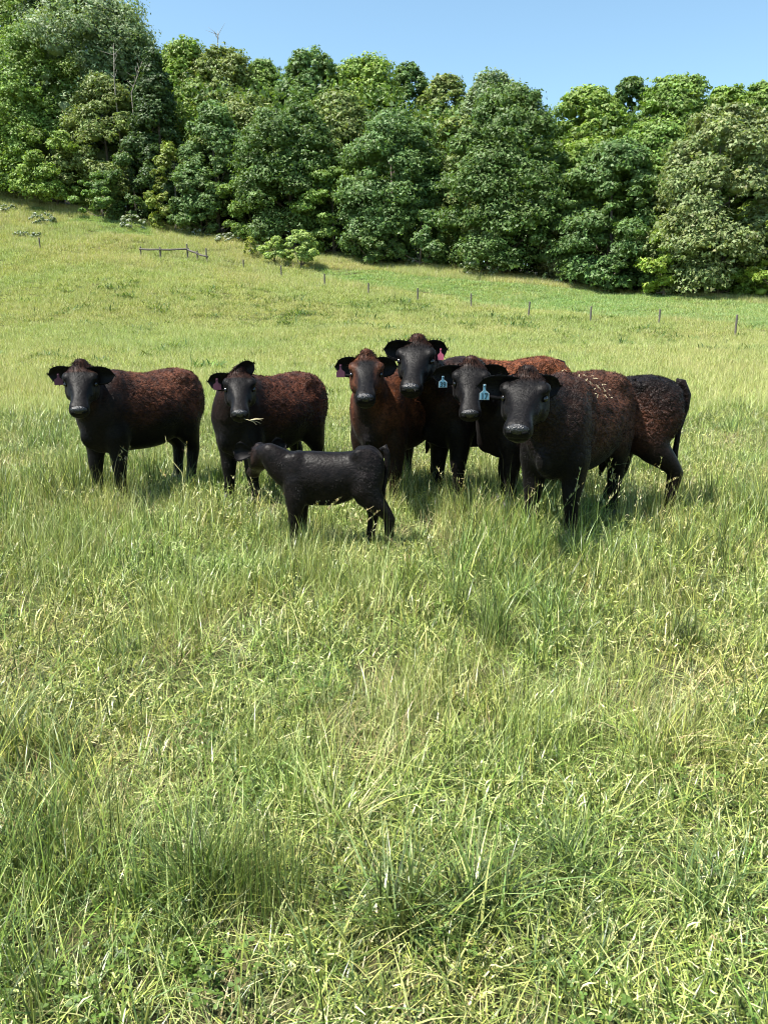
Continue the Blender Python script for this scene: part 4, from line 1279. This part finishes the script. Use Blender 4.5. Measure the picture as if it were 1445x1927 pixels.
        set_col(hm, np.tile([[0, 0, 0, 1]], (nh * 3, 1)), 'mask')
        eh = link('ear_hair', hm, e); eh['kind'] = 'stuff'
    # ---- ear tag
    if tagspec:
        tpx, tpy, tmat, txt, tw_, th_, nkh = tagspec
        sx = 1 if tpx < poll[0] else -1
        yy = root_world(foot, yaw, H(.0, .19 * (1 if tpx < poll[0] else -1) , -.03)).y
        # world-facing tag, hung in front of the ear
        c = at_depth(tpx, tpy, yy - .075 * sc)
        fwd = (cpos - c); fwd.z = fwd.z * .4; fwd.normalize()
        rx = Vector((0, 0, 1)).cross(fwd).normalized(); uz = fwd.cross(rx)
        outl = [(-.5 * tw_, -.5 * th_), (.5 * tw_, -.5 * th_), (.5 * tw_, .22 * th_), (.14 * tw_, .55 * th_), (.13 * tw_, .55 * th_ + nkh), (-.13 * tw_, .55 * th_ + nkh), (-.14 * tw_, .55 * th_), (-.5 * tw_, .22 * th_)]
        def plate(sc2, d0, d1):
            V = []
            for dd in (d0, d1):
                for (a, b) in outl:
                    V.append(loc(c + rx * a * sc2 + uz * ((b - .02 * th_) * sc2 + .02 * th_) + fwd * dd))
            m_ = len(outl)
            Fc = [tuple(range(m_)), tuple(range(2 * m_ - 1, m_ - 1, -1))] + [(i, i + m_, (i + 1) % m_ + m_, (i + 1) % m_) for i in range(m_)]
            return V, Fc
        V, Fc = plate(1.0, -.0025, .0015)
        tg = obj_mesh('ear_tag', V, Fc, M_tagw if txt else tmat, root, False)
        if txt:
            V, Fc = plate(.88, .0017, .003)
            obj_mesh('tag_face', V, Fc, tmat, tg, False)
            cu_ = bpy.data.curves.new('tag_number', 'FONT'); cu_.body = txt; cu_.size = th_ * .92; cu_.align_x = 'CENTER'; cu_.align_y = 'CENTER'; cu_.extrude = .0004; cu_.offset = .0012
            to = bpy.data.objects.new('tmp_text', cu_); COL.objects.link(to)
            tm = bpy.data.meshes.new_from_object(to.evaluated_get(bpy.context.evaluated_depsgraph_get()))
            bpy.data.objects.remove(to)
            V = [loc(c + rx * v.co.x * .85 + uz * (v.co.y - .12 * th_) + fwd * (.0045 + v.co.z)) for v in tm.vertices]
            Fc = [tuple(p.vertices) for p in tm.polygons]
            obj_mesh('tag_number', V, Fc, M_ink, tg, False)
        # the button that pins it
        V, Fc = ellipsoid(loc(c + uz * (.55 * th_ + nkh * .75) + fwd * .003), (ex, ey, ez), (.007, .007, .007), 8, 6)
        obj_mesh('tag_button', V, Fc, tmat, tg)
    # ---- tail
    if tail:
        ty = .02
        P = [S(-.74, 0, 1.15), S(-.775, 0, 1.19 if calf else 1.15), S(-.815, ty, 1.11 if calf else 1.05), S(-.815, ty, .94), S(-.775, ty * 2, .74), S(-.76, ty * 3, .56), S(-.755, ty * 2, .42), S(-.75, ty, .32)]
        rr = [.045, .042, .034, .027, .022, .026, .036, .008]
        if calf: P = P[:-1]; P[-1] = S(-.83, 0, .50); rr = [.04, .045, .036, .028, .024, .020, .008]
        V, Fc = limb(P, [r * sc for r in rr], 10, ref=Vector((0, 1, 0)))
        e = obj_mesh('tail', V, Fc, coat, root)
        set_col(e.data, np.tile([[.05, .5, 0, 1]], (len(V), 1)), 'mask')
    # ---- hooves
    for key, sy, bx, by in (('fl', 1, .41, .155), ('fr', -1, .41, .155), ('hl', 1, -.62, .175), ('hr', -1, -.62, .175)):
        dx, dy, kb = lg.get(key, (0, 0, 0))
        c = S(bx + dx, by * sy * w + dy, 0)
        V, Fc = limb([c + Vector((-.01, 0, .06 * sc)), c + Vector((.012 * sc, 0, .03 * sc)), c + Vector((.025 * sc, 0, -.005))], [.053 * sc * th, .062 * sc * th, .068 * sc * th], 12, ref=ex)
        obj_mesh('hoof', V, Fc, M_hoof, root)
    tag(root, label, cat, group)
    return root, H, S

def root_world(foot, yaw, p):
    return foot + Matrix.Rotation(yaw, 4, 'Z') @ Vector(p)

def G(px, py):
    return ground_hit(px, py)

def b_std(x, y, z, hx, hy, hz, ih):
    """rusty curls on the flank and back, black shoulder, head and underside"""
    q = sstep(.50, -.08, x) * sstep(.66, .98, z + .06 * np.sin(x * 9)) * (1 - sstep(-.66, -.80, x) * .6)
    br = q * (1 - ih) * .85 + .10 * sstep(.7, 1.0, z) * (1 - ih)
    br = br + ih * .25 * sstep(.02, .0, hx - .09)
    cu = sstep(.40, .15, x) * sstep(.6, .8, z) * (1 - ih) * .9 + .08
    return br, cu
def b_red(x, y, z, hx, hy, hz, ih):
    br = (.75 * sstep(.62, .95, z) + .12) * (1 - ih)
    br *= 1 - .9 * sstep(.15, .03, np.abs(y)) * sstep(.45, .55, x)
    face = sstep(.045, .10, np.abs(hy)) * .7 + .55 * sstep(.12, .03, hx)
    br = br + ih * face * sstep(.46, .36, hx)
    cu = sstep(.30, .10, x) * sstep(.6, .8, z) * (1 - ih) + .08
    return br, cu
def b_dark(x, y, z, hx, hy, hz, ih):
    q = sstep(.22, .02, x) * sstep(.98, 1.08, z)
    br = q * (1 - ih) * 1.1 + .10 * (1 - ih) * sstep(.6, .9, z) + ih * .22 * sstep(.10, .0, hx)
    cu = (.25 + .7 * sstep(.3, .1, x)) * sstep(.7, .9, z) * (1 - ih) + .08
    return br, cu
def b_side(x, y, z, hx, hy, hz, ih):
    q = np.exp(-((x + .42) / .32) ** 2 - ((z - .84) / .17) ** 2)
    br = q * (1 - ih) * .9 + .03 * (1 - ih) + ih * .4 * sstep(.09, .0, hx)
    cu = sstep(.4, .2, x) * sstep(.6, .75, z) * (1 - ih) * .9 + .08
    return br, cu
def b_near(x, y, z, hx, hy, hz, ih):
    q = sstep(.56, .10, x) * sstep(.56, .92, z + .05 * np.sin(x * 11)) * (1 - sstep(-.60, -.78, x) * .6)
    br = (q * .85 + .14 * sstep(.6, .9, z)) * (1 - ih) + ih * .30 * sstep(.12, .0, hx)
    cu = (.35 + .65 * sstep(.42, .2, x)) * sstep(.55, .75, z) * (1 - ih) + .1
    return br, cu
def b_calf(x, y, z, hx, hy, hz, ih):
    br = .05 + .35 * sstep(.55, .75, x) * (1 - ih) * sstep(1.0, .7, z) + ih * .25
    cu = .22 + .4 * np.exp(-((x + .55) / .14) ** 2 - ((z - .9) / .16) ** 2)
    return br, cu

def build_cattle():
    BR = (.115, .040, .020)
    ca = coat_mat('coat_black_rust', BR)
    cb = coat_mat('coat_dark_rust', (.095, .032, .017))
    cc = coat_mat('coat_red_brown', (.105, .036, .016))
    cd = coat_mat('coat_black_top_rust', (.16, .052, .022))
    ce = coat_mat('coat_black_side', (.10, .038, .021))
    cf = coat_mat('coat_black_brown', (.095, .040, .023), curl=1.2)
    cg = coat_mat('coat_calf', (.05, .025, .018), curl=.45, gloss=.45)
    C = {}
    C['A'] = make_cow('cow', 'black cow with rust flank and plum ear tag, farthest left of the herd', 'cow', G(208, 938), R(236), 1.02, (153, 690), (147, 766), 7.02,
                      [(91, 705), (217, 706)], ca, brown=b_std, tagspec=(111, 718, M_tagp, None, .075, .062, .035), seed=1, lens=.93,
                      legs={'fl': (-.02, 0, 0), 'fr': (.03, 0, 0), 'hl': (.10, 0, 0), 'hr': (-.05, 0, 0)})
    C['B'] = make_cow('cow', 'dark cow with one ear raised and straw in its mouth, behind the calf', 'cow', G(455, 945), R(236), .99, (451, 702), (451, 772), 6.85,
                      [(391, 718), (478, 683, .0, .85)], cb, brown=b_std, tagspec=(409, 727, M_tagp, None, .07, .06, .035), seed=2, head_w=.97, lens=.93,
                      legs={'fl': (.0, .02, 0), 'fr': (.0, -.02, 0), 'hl': (.04, 0, 0), 'hr': (-.05, 0, 0)})
    C['C'] = make_cow('cow', 'red-brown cow with plum ear tag, third head from the left', 'cow', G(712, 952), R(246), 1.03, (690, 673), (687, 741), 6.55,
                      [(630, 690), (748, 690)], cc, brown=b_red, tagspec=(641, 703, M_tagp, None, .07, .062, .04), seed=3, head_w=.95,
                      legs={'hl': (.05, 0, 0), 'hr': (-.04, 0, 0)})
    C['D'] = make_cow('cow', 'tall black cow holding its head highest, pink tag in its ear', 'cow', G(842, 938), R(206), 1.11, (786, 645), (771, 722), 6.80,
                      [(722, 657), (842, 657)], cd, brown=b_dark, tagspec=(829, 671, M_tagk, None, .055, .06, .035), seed=4, head_w=1.02,
                      legs={'fl': (.0, 0, 0), 'fr': (.02, 0, 0), 'hl': (.05, 0, 0), 'hr': (-.05, 0, 0)})
    C['E'] = make_cow('cow', 'long dark cow side-on behind the nearest cow, blue ear tag reading 39', 'cow', G(956, 953), R(172), 1.005, (887, 685), (884, 773), 6.45,
                      [(812, 706), (957, 704)], ce, brown=b_side, tagspec=(833, 722, M_tagb, '39', .068, .062, .028), seed=5, lens=1.24, head_w=1.05,
                      legs={'fl': (.0, 0, 0), 'fr': (.05, 0, 0), 'hl': (-.08, 0, 0), 'hr': (.30, 0, 0)})
    C['F'] = make_cow('cow', 'nearest cow, big and black-brown with blue ear tag and straw on its back', 'cow', G(1034, 1012), R(236), 1.05, (992, 708), (972, 799), 5.45,
                      [(897, 727), (1055, 727)], cf, brown=b_near, tagspec=(911, 744, M_tagb, '17', .066, .062, .042), seed=6, head_w=1.05, hairs=26000, hl=.52, lens=.885, vox=.0150,
                      legs={'fl': (.0, .0, 0), 'fr': (.0, .0, 0), 'hl': (.02, 0, 0), 'hr': (-.04, 0, 0)})
    C['K'] = make_cow('calf', 'small black calf standing side-on in front, looking away to the left', 'calf', G(562, 1030), R(176), .645, (489, 842), (473, 884), 5.72,
                      [(440, 849, -.02, 1.35), (538, 836, .02, 1.35)], cg, torso=CALF_TORSO, brown=b_calf, seed=7, head_w=1.1, hl=.43, calf=True, vox=.0105, hairs=6000, nose_far=True, lens=.86,
                      legs={'fl': (.05, 0, 0), 'fr': (-.03, 0, 0), 'hl': (-.20, 0, 0), 'hr': (.08, 0, 0)})
    # straw in the second animal's mouth
    root, H, S = C['B']
    rng = np.random.default_rng(4)
    tb = []
    base = at_depth(470, 791, 6.45)
    for k in range(6):
        e = base + Vector((rng.uniform(.05, .12), rng.uniform(-.03, .03), rng.uniform(-.07, .015)))
        tb.append(tube_verts([base + Vector((-.05, .03, .01)), base, base.lerp(e, .6) + Vector((0, 0, .008)), e], [.0018, .0022, .0018, .001], 5))
    v, f = join_tubes(tb)
    m = mesh_from('grass_sprig', [tuple(Vector(a) - base) for a in v], f, M_straw)
    tag(link('grass_sprig', m, loc=base), 'dry straw sprig hanging from the mouth of the cow behind the calf', 'straw')
    # straw bits on the nearest cow's back
    root, H, S = C['F']
    body = [c for c in root.children if c.name.startswith('body')][0].data
    co = np.zeros(len(body.vertices) * 3, np.float32); body.vertices.foreach_get('co', co); co = co.reshape(-1, 3)
    nr = np.zeros(len(body.vertices) * 3, np.float32); body.vertices.foreach_get('normal', nr); nr = nr.reshape(-1, 3)
    sel = np.where((nr[:, 2] > .45) & (co[:, 0] < -.10) & (co[:, 0] > -.62) & (co[:, 2] > 1.08))[0]
    V, Fc = [], []
    for q in rng.choice(sel, 110):
        p = Vector(co[q]) + Vector(nr[q]) * .012; d = Vector(rng.normal(0, 1, 3)); nn_ = Vector(nr[q]); d = (d - nn_ * d.dot(nn_)).normalized()
        s = d.cross(nn_) * .0026; l_ = rng.uniform(.006, .022); o = len(V)
        V += [p - d * l_ - s, p - d * l_ + s, p + d * l_ + s + nn_ * .006, p + d * l_ - s + nn_ * .006]; Fc.append((o, o + 1, o + 2, o + 3))
    so = obj_mesh('straw_bits', V, Fc, M_straw, root, False); so['kind'] = 'stuff'
build_cattle()
